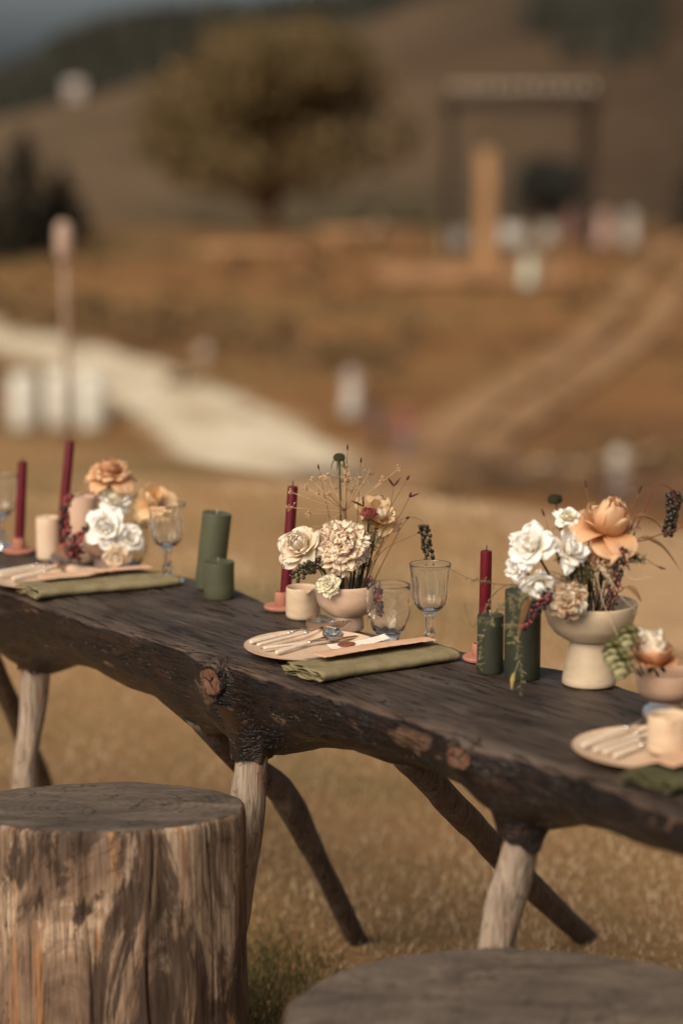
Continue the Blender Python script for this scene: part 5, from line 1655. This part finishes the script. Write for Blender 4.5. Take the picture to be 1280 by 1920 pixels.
def frond(label, base, path, n, L, mt, group, seed=0, stem_mt=STEM, name='fern_sprig', start=.15, flat=.6, w=.0008):
    root = flower_root(name, label, 'foliage', base, group)
    b = Vector(base); rel = [Vector(p) - b for p in path]
    c = curve_pts(rel, 50)
    m = MB(); m.tube(c, list(np.linspace(.0009, .0004, 50)), 5); m.build('stem', stem_mt, root)
    rn = random.Random(seed); m = MB()
    for k in range(n):
        e = start + (1 - start) * rn.random(); i = min(48, int(e * 49)); p = c[i].lerp(c[i + 1], e * 49 - i)
        ax = (c[i + 1] - c[i]).normalized()
        d = (ax * .7 + Vector((rn.gauss(0, 1), rn.gauss(0, 1), rn.gauss(0, 1) * flat))).normalized()
        l_ = L * rn.uniform(.4, 1.1) * (1.1 - .6 * e)
        q = [p, p + d * l_ * .5 + Vector((0, 0, .05 * l_)), p + d * l_]
        m.tube(q, [w * .8, w * .7, w * .4], 3, cap=False)
        for z in range(6):
            s_ = .25 + .75 * z / 6
            r_ = q[0].lerp(q[2], s_)
            v = (d * .6 + Vector((rn.gauss(0, .8), rn.gauss(0, .8), rn.gauss(0, .8)))).normalized() * l_ * rn.uniform(.12, .30)
            m.tube([r_, r_ + v], [w * .8, w * .4], 3, cap=False)
    m.build('leaflets', mt, root)
    return root

# --- middle arrangement
GB = 'flowers in the middle bowl'
B0 = Vector((BB[0], BB[1], TZ + .045))
def bb(x, y=0, z=0): return (B0.x + x, B0.y + y, B0.z + z)
rose('cream_rose', 'cream rose with open outer petals left of the peach carnation', bb(-.020, -.005), (-0.0704, 4.2350, 0.9172), (-.35, -.75, .62), .040, L_classic(CREAM, CREAM) + [(3, 88, .1, -.08, .5, 1.05, .05, .6, .2, APRICOT)], GB, mid=(-0.0267, 4.2400, 0.8638), seed=1)
carnation('carnation', 'large ruffled peach carnation at the middle of the table', bb(-.005, -.012), (0.0009, 4.2250, 0.9229), (-.05, -.92, .36), .0415, BLUSH, GB, seed=2, n=100, mid=(0.0172, 4.2450, 0.8677))
rose('apricot_rose', 'loose pale apricot rose behind the pink flower', bb(.016, .010), (0.0626, 4.3000, 0.9578), (.45, -.55, .65), .043, L_open(CREAM, APRICOT), GB, seed=3, mid=(0.0434, 4.2900, 0.8832))
rose('tulip', 'small dusty pink tulip in front of the apricot rose', bb(.010, -.004), (0.0486, 4.2550, 0.9658), (.05, -.35, 1), .021, [(3, 6, .05, 0, .42, 1.0, .55, .1, .1, PINK), (3, 24, .08, 0, .48, 1.05, .5, .55, .15, PINK), (2, 42, .08, 0, .42, .9, .4, .8, .2, PINK)], GB, seed=4, cat='tulip', mid=(0.0421, 4.2600, 0.8891), stem_mt=STEM_D)
rose('ivory_blossom', 'small ivory blossom drooping over the rim of the middle bowl', bb(-.022, -.030, .012), (-0.0227, 4.2080, 0.8529), (-.25, -.85, .45), .019, L_loose(IVORYP, IVORYP), GB, seed=5, cat='blossom', mid=(-0.0114, 4.2150, 0.8572), stem_r=.0012)
rose('cream_bud', 'long pale petalled rose bud between cream rose and carnation', bb(-.010, .004), (-0.0421, 4.2620, 0.9160), (-.8, -.3, .3), .030, [(4, 8, .05, 0, .4, 1.0, .5, .15, .06, CREAM), (3, 22, .08, 0, .45, 1.05, .4, .6, .1, CREAM)], GB, seed=6, mid=(-0.0096, 4.2620, 0.8789))
umbel('dried umbel with fine radiating rays above the carnation', bb(-.010, .005), (0.0067, 4.2620, 0.9791), [(-0.0836, 4.2500, 1.0120), (-0.0862, 4.2300, 0.9894), (-0.0528, 4.2100, 0.9814), (-0.0452, 4.2000, 0.9583), (-0.0582, 4.2700, 1.0164), (-0.0479, 4.2900, 1.0248), (-0.0323, 4.2500, 1.0351), (-0.0221, 4.3000, 1.0310), (-0.0377, 4.2200, 1.0161), (-0.0198, 4.2100, 1.0149), (0.0000, 4.3300, 1.0183), (0.0048, 4.2700, 1.0522), (0.0085, 4.2200, 1.0476), (0.0114, 4.2500, 1.0303), (0.0303, 4.2400, 1.0358), (0.0263, 4.2000, 1.0280), (0.0478, 4.2800, 1.0409), (0.0706, 4.2700, 1.0309), (0.0395, 4.3100, 1.0196), (0.0986, 4.2900, 1.0471), (-0.0116, 4.3300, 1.0075), (0.0184, 4.3400, 1.0010)], 1, GB)
spike('thin dried stalk rising highest above the middle bowl', bb(-.008, .012), [bb(-.008, .012), (0.0077, 4.2800, 0.9340), (0.0105, 4.2800, 1.0844)], .012, GB, 1)
seedhead('dark green coneflower seedhead above the umbel', bb(-.012, .010), (-0.0038, 4.2750, 1.0726), .0115, GREENHEAD, GB)
raceme('berry_cluster', 'dark green berry cluster under the cream rose', bb(-.018, -.010), [bb(-.018, -.010), (-0.0304, 4.2250, 0.8620), (-0.0455, 4.2150, 0.8882), (-0.0615, 4.2050, 0.8844), (-0.0869, 4.2000, 0.8661)], 34, .0040, .0125, [BERRY_G, BERRY_K], GB, STEM, seed=2, start=.42, stem_r=.0016, taper_=.35)
raceme('berry_cluster', 'dark berries right of the cream rose, below the carnation', bb(-.016, -.004), [bb(-.016, -.004), (-0.0267, 4.2350, 0.8668), (-0.0380, 4.2280, 0.8934), (-0.0417, 4.2220, 0.9061)], 16, .0042, .013, [BERRY_K, BERRY_G], GB, STEM, seed=3, start=.6, stem_r=.0016, taper_=.1)
raceme('hanging_berries', 'dark red berries hanging over the bowl rim behind the tumbler', bb(.030, -.004, .02), [bb(.030, -.004, .02), (0.0514, 4.2350, 0.8648), (0.0606, 4.2050, 0.8477), (0.0653, 4.2000, 0.8236), (0.0681, 4.1950, 0.7995)], 24, .0036, .0075, [BERRY_K, BERRY_R], GB, seed=4, start=.5)
raceme('berry_raceme', 'green berry raceme standing behind the middle stem glass', bb(.032, .012, .01), [bb(.032, .012, .01), (0.0867, 4.2900, 0.9028), (0.1170, 4.2800, 0.9584), (0.1397, 4.2700, 0.9612), (0.1492, 4.2650, 0.9465), (0.1532, 4.2650, 0.9173), (0.1601, 4.2650, 0.8803)], 34, .0040, .0085, [BERRY_G], GB, STEM_B, seed=5, start=.62, stem_r=.0008, taper_=.3)
spike('dark twin grass spikes at the upper right of the middle bowl', bb(.018, .006), [bb(.018, .006), (0.0692, 4.2800, 0.9047), (0.0842, 4.2700, 0.9699), (0.0934, 4.2650, 1.0221)], .02, GB, 2, tips=[((-.5, 0, .75), .020), ((.55, 0, .75), .020)])
spike('dark grass spike leaning left beside the umbel', bb(.006, .004), [bb(.006, .004), (0.0400, 4.2400, 0.9220), (0.0398, 4.2300, 0.9914)], .018, GB, 3, tips=[((-.85, 0, .4), .026), ((-.1, 0, 1), .02)])
spike('long brown stem with dark tip leaning far right', bb(.022, -.004), [bb(.022, -.004), (0.0516, 4.2500, 0.8793), (0.0818, 4.2400, 0.9414), (0.1062, 4.2350, 0.9789), (0.1202, 4.2300, 1.0086)], .02, GB, 4, tips=[((.9, 0, .35), .018), ((.3, 0, .8), .01)])
spike('thick brown twig leaning right from the middle bowl', bb(.018, -.008), [bb(.018, -.008), (0.0476, 4.2350, 0.8765), (0.0778, 4.2300, 0.9288), (0.1024, 4.2300, 0.9644), (0.1137, 4.2300, 0.9702)], .008, GB, 5)
frond('feathery grey green sprig beside the apricot rose', bb(.016, .0), [bb(.016, .0), (0.0458, 4.2500, 0.8910), (0.0723, 4.2400, 0.9414), (0.0929, 4.2350, 0.9857)], 44, .020, mat('grey_green_needle', two((.10, .095, .05), (.17, .15, .085)), ns=30, rough=.8), GB, 6, start=.25)
frond('dark feathery foliage among the middle stems', bb(.012, -.004), [bb(.012, -.004), (0.0343, 4.2350, 0.8842), (0.0531, 4.2300, 0.9336), (0.0644, 4.2250, 0.9586)], 34, .018, STEM_D, GB, 7, start=.1)
for i, (x, y, yy, lab) in enumerate(((668, 1010, 4.25, 'dark green bare stem behind the carnation'), (690, 995, 4.27, 'tall green bare stem under the tulip'), (700, 1005, 4.245, 'green bare stem at the right of the middle bowl'))):
    root = flower_root('cut_stem', lab, 'stem', bb(.004 + .008 * i, -.006 + .004 * i), GB)
    e = Vector(Q_ := (((0.0267, 4.2500, 0.9299)), ((0.0479, 4.2700, 0.9407)), ((0.0590, 4.2450, 0.9356)))[i]) - root.location
    stem_part(root, None, [(0, 0, 0), e * .5 + Vector((.002, 0, 0)), e], .0026, STEM_D if i != 1 else STEM)
    for k in range(3):
        leaf_part(root, e * (.55 + .14 * k), (math.cos(k * 2.2 + i), math.sin(k * 2.2 + i), .2), .018, .0035, LEAF, k)

for i, (a, b, lab) in enumerate((((0.0573, 4.2600, 0.9280), (0.1161, 4.2600, 1.0345), 'thin dry stem at the far upper right of the middle bowl'), ((0.0269, 4.2800, 0.9340), (0.0345, 4.2900, 1.0607), 'thin dry stem right of the coneflower seedhead'), ((-0.0144, 4.2800, 0.9340), (-0.0402, 4.2900, 1.0490), 'thin dry stem left of the coneflower seedhead'), ((0.0667, 4.2400, 0.9027), (0.1347, 4.2300, 0.9432), 'thin dry stem pointing right below the apricot rose'))):
    spike(lab, bb(.004 + .004 * i, .002), [bb(.004 + .004 * i, .002), a, b], .010, GB, 80 + i)

# --- left arrangement
GA = 'flowers in the left bowl'
A0 = Vector((BA[0], BA[1], TZ + .045))
def ba(x, y=0, z=0): return (A0.x + x, A0.y + y, A0.z + z)
rose('peach_rose', 'peach rose standing highest at the left', ba(-.008, .004), (-0.4653, 4.8000, 0.9530), (.05, -.30, .95), .046, L_classic(CARAMEL, PEACH), GA, seed=11)
rose('ivory_rose', 'small ivory rose just below the peach rose', ba(.004, 0), (-0.4530, 4.7750, 0.9083), (.1, -.5, .85), .031, L_classic(IVORYP, WHITE), GA, seed=12)
rose('white_rose', 'large white rose at the front of the left bowl', ba(-.006, -.02), (-0.4671, 4.7350, 0.8613), (-.12, -.90, .40), .038, L_classic(WHITE, WHITE), GA, seed=13)
rose('white_rose', 'white blossom right of the large white rose', ba(.012, -.016), (-0.4228, 4.7350, 0.8397), (.35, -.85, .30), .027, L_open(WHITE, WHITE), GA, seed=14)
rose('white_rose', 'white rose drooping over the front rim of the left bowl', ba(-.004, -.034, .01), (-0.4448, 4.7150, 0.8089), (-.05, -.9, -.25), .025, L_open(WHITE, CREAM), GA, seed=15)
rose('apricot_rose', 'open apricot rose right of the white roses, above the stem glass', ba(.02, .006), (-0.3781, 4.8000, 0.8975), (.12, -.62, .72), .044, [(4, 8, .03, 0, .25, .6, .5, .2, .1, APRICOT), (3, 12, .08, 0, .45, 1.15, .35, .1, .12, APRICOT), (5, 66, .1, 0, .55, 1.0, .15, .5, .18, APRICOT), (4, 86, .1, -.03, .55, 1.1, .1, .5, .2, APRICOT)], GA, seed=16)
raceme('berry_raceme', 'upright pink and black berry spray in front of the blush candle', ba(-.045, -.02, .01), [ba(-.045, -.02, .01), (-0.5346, 4.7600, 0.8024), (-0.5487, 4.7600, 0.8459), (-0.5544, 4.7600, 0.8838), (-0.5408, 4.7700, 0.9243)], 70, .0044, .0115, [BERRY_R, BERRY_R, BERRY_K, BERRY_G], GA, seed=17, start=.12, stem_r=.0014, taper_=.55)
raceme('berry_raceme', 'pink and black berry spray leaning right toward the white rose', ba(-.045, -.025, .01), [ba(-.045, -.025, .01), (-0.5350, 4.7450, 0.8097), (-0.5253, 4.7400, 0.8388), (-0.4993, 4.7400, 0.8669)], 44, .0044, .0105, [BERRY_R, BERRY_R, BERRY_K, BERRY_G], GA, seed=18, start=.15, stem_r=.0014, taper_=.5)
root = flower_root('arching_twig', 'thin dark twig arching over the blush candle', 'twig', ba(-.01, -.01), GA)
b_ = Vector(ba(-.01, -.01)); stem_part(root, None, [(0, 0, 0), Vector((-0.4742, 4.7700, 0.8875)) - b_, Vector((-0.5003, 4.7800, 0.9227)) - b_, Vector((-0.5367, 4.7800, 0.9161)) - b_], .0014, STEM_R)
leaf_part(root, Vector((-0.4804, 4.7700, 0.9005)) - b_, (.4, 0, .6), .014, .003, LEAF, 1)
root = flower_root('leafy_stem', 'dark green leafy stem above the left tumbler', 'stem', ba(.018, -.004), GA)
b_ = Vector(ba(.018, -.004)); e = Vector((-0.3934, 4.7700, 0.8658)) - b_
stem_part(root, None, [(0, 0, 0), e * .5, e], .0016, STEM_D)
for k in range(4): leaf_part(root, e * (.6 + .12 * k), (math.cos(k * 2.0), math.sin(k * 2.0), .3), .024, .006, STEM_D, k)

# --- right arrangement
GC = 'flowers in the pedestal bowl'
C0 = Vector((BC[0], BC[1], TZ + .095))
def bc(x, y=0, z=0): return (C0.x + x, C0.y + y, C0.z + z)
rose('peach_rose', 'large peach rose with reflexed petals above the pedestal bowl', bc(.008, 0), (0.4277, 3.8450, 1.0139), (.10, -.34, .94), .056, L_reflex(PEACH, PEACH), GC, seed=21, stem_mt=STEM_B, stem_r=.0045)
rose('white_bloom', 'large ruffled white bloom at the left of the pedestal bowl', bc(-.02, -.008), (0.3050, 3.7950, 0.9989), (-.45, -.70, .55), .036, L_airy(WHITE, WHITE), GC, seed=22, jit=14, cat='flower')
rose('white_bloom', 'white bloom next to the large white one, nearer the peach rose', bc(-.012, -.006), (0.3601, 3.8000, 0.9927), (.45, -.62, .55), .030, L_airy(WHITE, WHITE), GC, seed=23, jit=14, cat='flower')
rose('white_bloom', 'creamy white bloom hanging lowest at left over the dark candle', bc(-.026, -.016), (0.3169, 3.7850, 0.9453), (-.15, -.85, -.45), .029, L_airy(WHITE, WHITE), GC, seed=24, jit=16, cat='flower')
rose('white_rose', 'small white petalled bloom at the far left of the white cluster', bc(-.03, -.006), (0.2836, 3.8000, 0.9666), (-.8, -.5, .15), .022, L_loose(WHITE, WHITE), GC, seed=27)
carnation('carnation', 'browned beige carnation on the rim of the pedestal bowl', bc(-.035, -.03, .01), (0.3590, 3.7750, 0.9178), (-.25, -.90, .35), .028, BROWNED, GC, seed=25, n=44, mt2=CREAM)
rose('ivory_blossom', 'small ivory blossom under the dark round seedhead', bc(-.006, .01), (0.3657, 3.8500, 1.0349), (-.1, -.55, .8), .021, L_loose(IVORYP, WHITE), GC, seed=26, cat='blossom', stem_mt=STEM_B, stem_r=.0014)
seedhead('dark round scabious seedhead at the top of the right flowers', bc(-.014, .014), (0.3463, 3.8700, 1.0657), .0130, DARKHEAD, GC, dome=False, stem_mt=STEM_B)
carnation('withered_bloom', 'withered pinkish bloom under the big peach rose', bc(.004, -.01), (0.4221, 3.8100, 0.9768), (.1, -.85, .1), .024, BROWNED, GC, seed=28, n=26, mt2=BLUSH)
raceme('berry_raceme', 'dark red stemmed berries standing inside the pedestal bowl', bc(.025, -.012, 0), [bc(.025, -.012, 0), (0.4348, 3.8000, 0.9265), (0.4442, 3.8000, 0.9701), (0.4504, 3.8000, 0.9996)], 60, .0034, .0095, [BERRY_G, BERRY_K, BERRY_R], GC, seed=31, start=.05, taper_=.3)
raceme('hanging_berries', 'dark red berries hanging left of the pedestal bowl over the candle', bc(-.03, -.03, .03), [bc(-.03, -.03, .03), (0.3358, 3.7750, 0.9360), (0.3241, 3.7650, 0.9234), (0.3095, 3.7600, 0.9045), (0.2883, 3.7550, 0.8753)], 44, .0034, .0085, [BERRY_K, BERRY_R, BERRY_K], GC, seed=32, start=.35, taper_=.5)
raceme('berry_raceme', 'long dark berry raceme hanging at the right frame edge', bc(.03, .01, 0), [bc(.03, .01, 0), (0.4720, 3.8600, 1.0024), (0.4954, 3.8700, 1.0578), (0.5086, 3.8700, 1.0885), (0.5276, 3.8700, 1.0867), (0.5384, 3.8700, 1.0709), (0.5358, 3.8700, 1.0358), (0.5295, 3.8700, 1.0058)], 56, .0042, .0095, [BERRY_G, BERRY_K], GC, STEM_R, seed=33, start=.68, stem_r=.0012, taper_=.2)
raceme('berry_raceme', 'berry twig reaching out to the right frame edge', bc(.02, -.004, 0), [bc(.02, -.004, 0), (0.4598, 3.8200, 0.9871), (0.4928, 3.8200, 1.0098), (0.5328, 3.8200, 1.0237), (0.5565, 3.8200, 1.0316), (0.5622, 3.8200, 1.0098), (0.5577, 3.8200, 0.9836)], 20, .0042, .0085, [BERRY_G, BERRY_K], GC, STEM_R, seed=34, start=.8, stem_r=.0014)
for i, (pt, d, L, lab) in enumerate((((0.4731, 3.8400, 1.0411), (.55, 0, .15), .045, 'upper bronze leaf right of the peach rose'), ((0.4778, 3.8300, 1.0079), (.8, -.1, .1), .052, 'long drooping bronze leaf at the right of the peach rose'), ((0.3975, 3.8600, 1.0507), (.3, .1, .35), .04, 'small bronze leaf behind the top of the peach rose'), ((0.4489, 3.7900, 0.9329), (.4, -.4, .4), .035, 'bronze leaf at the right rim of the pedestal bowl'), ((0.3522, 3.8300, 1.0167), (-.3, 0, .7), .03, 'pale bronze leaf behind the ivory blossom'), ((0.3123, 3.7900, 0.9373), (-.4, -.2, -.5), .04, 'bronze leaf below the hanging white bloom'))):
    b_ = bc(.012 - .004 * i, .004)
    root = flower_root('bronze_leaf', lab, 'leaf', b_, GC)
    e = Vector(pt) - Vector(b_)
    stem_part(root, None, [(0, 0, 0), e * .5 + Vector((0, .004, .004)), e], .0012, STEM_R)
    leaf_part(root, e, d, L * 1.35, L * .27, LEAF_BR, i, .9)
STRAWW = mat('pale_straw', two((.42, .30, .19), (.58, .44, .30)), ns=40, rough=.8)
GP = [((0.4089, 3.7900, 0.9721), (0.4459, 3.7700, 0.9241), (0.4714, 3.7650, 0.8991), 'pale dry blade crossing the right rim of the pedestal bowl'), ((0.4044, 3.7850, 0.9600), (0.4164, 3.7700, 0.9154), (0.4419, 3.7600, 0.8567), 'pale dry blade hanging down the front of the pedestal bowl'), ((0.4355, 3.8000, 0.9788), (0.4605, 3.7900, 0.9503), (0.4903, 3.7900, 0.9529), 'pale dry blade pointing right from the bowl'), ((0.4131, 3.7900, 0.9764), (0.4253, 3.7800, 0.9524), (0.4359, 3.7800, 0.9289), 'short pale dry blade under the peach rose')]
for i, (a, b, c_, lab) in enumerate(GP):
    b0 = bc(.01, -.01, .02)
    root = flower_root('dry_blade', lab, 'grass blade', b0, GC)
    m = MB(); q = [Vector((0, 0, 0)), Vector(a) - Vector(b0), Vector(b) - Vector(b0), Vector(c_) - Vector(b0)]
    m.tube(curve_pts(q, 18), list(np.linspace(.0011, .0004, 18)), 5); m.build('blade', STRAWW, root)
    m = MB(); cc = curve_pts(q, 18); rn = random.Random(i)
    for k in range(16):
        p = cc[rn.randint(9, 17)]; v = Vector((rn.gauss(0, 1), rn.gauss(0, 1), rn.gauss(0, 1))).normalized() * rn.uniform(.004, .012)
        m.tube([p, p + v], [.0003, .0002], 3, cap=False)
    m.build('bristles', STRAWW, root)
NEED = mat('dull_needle', two((.060, .058, .024), (.12, .108, .05)), ns=30, rough=.8)
for i, (a, b, c_, lab, n_) in enumerate((
        ((0.3610, 3.8000, 0.9370), (0.3717, 3.8000, 0.9614), (0.3501, 3.8000, 0.9788), 'dull green needle foliage below the white blooms', 110),
        ((0.3809, 3.8000, 0.9265), (0.3932, 3.8000, 0.9527), (0.3852, 3.8100, 0.9812), 'dull green needle foliage in the centre of the pedestal bowl', 110),
        ((0.4139, 3.8300, 0.9290), (0.4592, 3.8200, 0.9749), (0.4794, 3.8100, 0.9786), 'dry needle foliage right of the peach rose stem', 80))):
    frond(lab, bc(-.012 + .012 * i, -.004), [bc(-.012 + .012 * i, -.004), a, b, c_], n_, .032, NEED, GC, 40 + i, name='needle_sprig')
for i, (e_, lab, mt_) in enumerate((((0.3839, 3.8450, 1.0052), 'dark thin stem left of the peach rose', STEM_D), ((0.3945, 3.8350, 0.9807), 'green stem in the middle of the pedestal bowl', STEM_D), ((0.4193, 3.8250, 0.9827), 'brown thick stem of the withered bloom', STEM_B), ((0.3762, 3.8500, 1.0262), 'brown twig beside the ivory blossom', STEM_B))):
    b_ = bc(-.012 + .01 * i, -.002)
    root = flower_root('cut_stem', lab, 'stem', b_, GC)
    e = Vector(e_) - Vector(b_)
    stem_part(root, None, [(0, 0, 0), e * .5 + Vector((.002, 0, 0)), e], .0022, mt_)
    for k in range(3): leaf_part(root, e * (.5 + .15 * k), (math.cos(k * 2.2 + i), math.sin(k * 2.2 + i), .2), .02, .0035, NEED, k)
for i, (a, b, lab) in enumerate((((0.4513, 3.8700, 1.0093), (0.4824, 3.8800, 1.0737), 'tall thin dry stem right of the peach rose'), ((0.4090, 3.8800, 1.0075), (0.3993, 3.9000, 1.0792), 'tall thin dry stem behind the peach rose'), ((0.4524, 3.8000, 0.9875), (0.5044, 3.7900, 0.9703), 'dry stem leaning low to the right'), ((0.3530, 3.8300, 0.9642), (0.3277, 3.8500, 1.0411), 'thin dry stem between the white blooms'))):
    spike(lab, bc(.01 - .006 * i, .006), [bc(.01 - .006 * i, .006), a, b], .014, GC, 70 + i)
# trailing sprigs over the dark green candles
GT = 'trailing sprigs at the dark green candles'
FRN = mat('dry_green_frond', two((.20, .175, .085), (.32, .275, .15)), ns=30, rough=.8)
tb_ = bc(-.045, -.04, .03)
frond('feathery sprig trailing down in front of the tall dark green candle', tb_, [tb_, (0.3058, 3.7700, 0.9241), (0.2780, 3.7600, 0.9132), (0.2732, 3.7550, 0.8666), (0.2853, 3.7500, 0.8155), (0.2842, 3.7500, 0.7719)], 70, .022, FRN, GT, 51, start=.2)
frond('feathery sprig hanging over the short dark green candle', tb_, [tb_, (0.2930, 3.7700, 0.9284), (0.2588, 3.7650, 0.9165), (0.2359, 3.8000, 0.8739), (0.2278, 3.8300, 0.8274), (0.2226, 3.8400, 0.7920)], 56, .020, FRN, GT, 52, start=.3)
frond('thin sprig reaching left across the burgundy taper', tb_, [tb_, (0.2944, 3.7900, 0.9329), (0.2520, 3.8600, 0.9273), (0.2117, 3.9200, 0.9239), (0.1821, 3.9500, 0.9332)], 40, .014, FRN, GT, 53, start=.3, w=.0007)
frond('thin sprig hanging in front of the burgundy taper', tb_, [tb_, (0.2851, 3.7800, 0.9393), (0.2531, 3.8100, 0.9288), (0.2332, 3.8300, 0.8938), (0.2119, 3.8300, 0.8628), (0.1979, 3.8500, 0.8965)], 26, .012, FRN, GT, 54, start=.4, w=.0007)
root = flower_root('yellowing_leaf', 'small yellowing leaf hanging at the foot of the tall dark candle', 'leaf', (0.2820, 3.7520, 0.8238), GT)
stem_part(root, None, [(0, 0, 0), (-.004, 0, -.012), (-.006, 0, -.018)], .0006, FRN)
leaf_part(root, (-.006, 0, -.018), (-.2, -.1, -1), .026, .006, mat('yellow_leaf', two((.26, .20, .05), (.36, .28, .09)), ns=30, rough=.7, transl=.2), 1, .1)

# --- bowl at the right edge
GD = 'flowers in the pink bowl'
D0 = Vector((BD[0], BD[1], TZ + .036))
def bd_(x, y=0, z=0): return (D0.x + x, D0.y + y, D0.z + z)
rose('peach_rose', 'creamy topped peach rose in the pink bowl at the right edge', bd_(-.01, -.004), (0.4822, 3.6350, 0.8492), (-.04, -.20, 1), .038,
     [(4, 6, .02, 0, .34, 1.30, .4, -.1, .30, CREAM), (5, 10, .12, 0, .46, 1.34, .4, .1, .32, CREAM), (4, 12, .20, -.02, .54, 1.10, .5, .1, .15, BLUSH), (5, 20, .24, -.04, .56, .95, .5, .5, .1, CARAMEL), (5, 52, .22, -.08, .56, .85, .3, .9, .14, CARAMEL)], GD, seed=61)
for i, (e_, r_, lab) in enumerate((((0.4390, 3.6100, 0.8870), .0185, 'pale green hop cone nearest the peach rose, topmost'), ((0.4163, 3.6000, 0.8659), .0195, 'pale green hop cone, leftmost of three'), ((0.4272, 3.5850, 0.8487), .0195, 'pale green hop cone, lowest of three'))):
    b_ = bd_(-.035, -.012, .022)
    root = flower_root('hop_cone', lab, 'hop cone', b_, GD)
    e = Vector(e_) - Vector(b_)
    stem_part(root, None, [(0, 0, 0), e * .5 + Vector((0, 0, .004)), e], .0011, STEM_D)
    F = head_frame(e + Vector((0, 0, r_ * .6)), (-.3, -.6, -.8))
    for k in range(30):
        ek = (k + .5) / 30
        add_petal(root, F, k * 2.39996, R(150 - 135 * ek), r_ * .2 * math.sin(PI * ek), r_ * (-.3 + 1.2 * ek), dict(w=r_ * .42, l=r_ * (.95 - .35 * ek), cup=.5, curl=-.8, ruf=.06, nu=5, nv=6), HOP, k, 'bract')

# ---------------------------------------------------------------- grass
def grass(name, label, n, region, hmin, hmax, wd, seed, dens=None, mt=None, clump=None):
    rs = np.random.RandomState(seed)
    X = rs.uniform(region[0], region[1], n); Y = region[2] + (region[3] - region[2]) * rs.uniform(0, 1, n) ** 1.15
    if clump is not None:
        X = clump[0] + rs.normal(0, clump[2], n); Y = clump[1] + rs.normal(0, clump[3], n)
    keep = np.ones(n, bool)
    for (cx, cy, rx, ry) in ((-0.395, 3.86, .235, .20), (0.245, 3.11, .33, .295)):
        keep &= ((X - cx) / rx) ** 2 + ((Y - cy) / ry) ** 2 > 1
    if dens is not None:
        keep &= rs.uniform(0, 1, n) < dens(X, Y)
    X, Y = X[keep], Y[keep]; n = len(X)
    Z = hgt(X, Y) - .004
    patch = np.array([noise.noise(Vector((x * 1.1, y * .8, 7))) + .5 * noise.noise(Vector((x * 3.7, y * 2.9, 3))) for x, y in zip(X, Y)])
    H = rs.uniform(hmin, hmax, n) * (1 + .35 * patch); A = rs.uniform(0, 2 * PI, n); LE = rs.uniform(.2, 1.1, n) * H
    B = rs.uniform(0, 2 * PI, n)
    w2 = wd * rs.uniform(.6, 1.4, n) * (1 + Y * .06)
    dx, dy = np.cos(A) * w2, np.sin(A) * w2
    lx, ly = np.cos(B) * LE, np.sin(B) * LE
    V = np.zeros((n, 5, 3))
    V[:, 0] = np.stack([X - dx, Y - dy, Z], 1); V[:, 1] = np.stack([X + dx, Y + dy, Z], 1)
    V[:, 2] = np.stack([X + dx * .7 + lx * .35, Y + dy * .7 + ly * .35, Z + H * .62], 1); V[:, 3] = np.stack([X - dx * .7 + lx * .35, Y - dy * .7 + ly * .35, Z + H * .62], 1)
    V[:, 4] = np.stack([X + lx, Y + ly, Z + H], 1)
    me = bpy.data.meshes.new(name)
    me.vertices.add(n * 5); me.vertices.foreach_set('co', V.ravel())
    idx = np.arange(n)[:, None] * 5
    loops = np.concatenate([idx + np.array([0, 1, 2, 3]), idx + np.array([3, 2, 4])], 1).ravel()
    me.loops.add(len(loops)); me.loops.foreach_set('vertex_index', loops.astype(np.int32))
    st = (np.arange(n)[:, None] * 7 + np.array([0, 4])).ravel()
    me.polygons.add(2 * n); me.polygons.foreach_set('loop_start', st.astype(np.int32))
    me.update(calc_edges=True); me.validate()
    T = np.clip(rs.normal(.52, .09, n) + patch * .55, 0.02, 1)
    at = me.attributes.new('t', 'FLOAT', 'POINT'); at.data.foreach_set('value', np.repeat(T, 5).astype(np.float32))
    me.materials.append(mt)
    o = bpy.data.objects.new(name, me); col.objects.link(o)
    return tag(o, label, 'grass', kind='stuff')
DRY = mat('dry_grass_blade', [(0.05, (.18, .17, .085)), (0.30, (.37, .295, .165)), (0.55, (.58, .43, .265)), (0.95, (.72, .56, .37))], ns=8, rough=.8, spec=.15, attr=True, transl=.3)
GREENG = mat('green_grass_blade', [(0.05, (.040, .045, .016)), (0.5, (.11, .10, .038)), (0.95, (.34, .25, .12))], ns=8, rough=.8, spec=.15, attr=True, transl=.3)
def dn_(X, Y):
    return np.clip(1.25 - (Y - 4) * .09, .25, 1) * (np.abs(X - .0) < .75 + .24 * Y)
grass('dry_grass', 'short dry tan grass under and behind the log table', 170000, (-3.2, 3.2, 2.6, 10.8), .009, .025, .0017, 1, dn_, DRY)
grass('green_grass', 'tuft of greener grass between the two stumps', 1700, (-1, 1, 3, 5), .02, .06, .0014, 2, None, GREENG, clump=(-.165, 4.45, .075, .17))
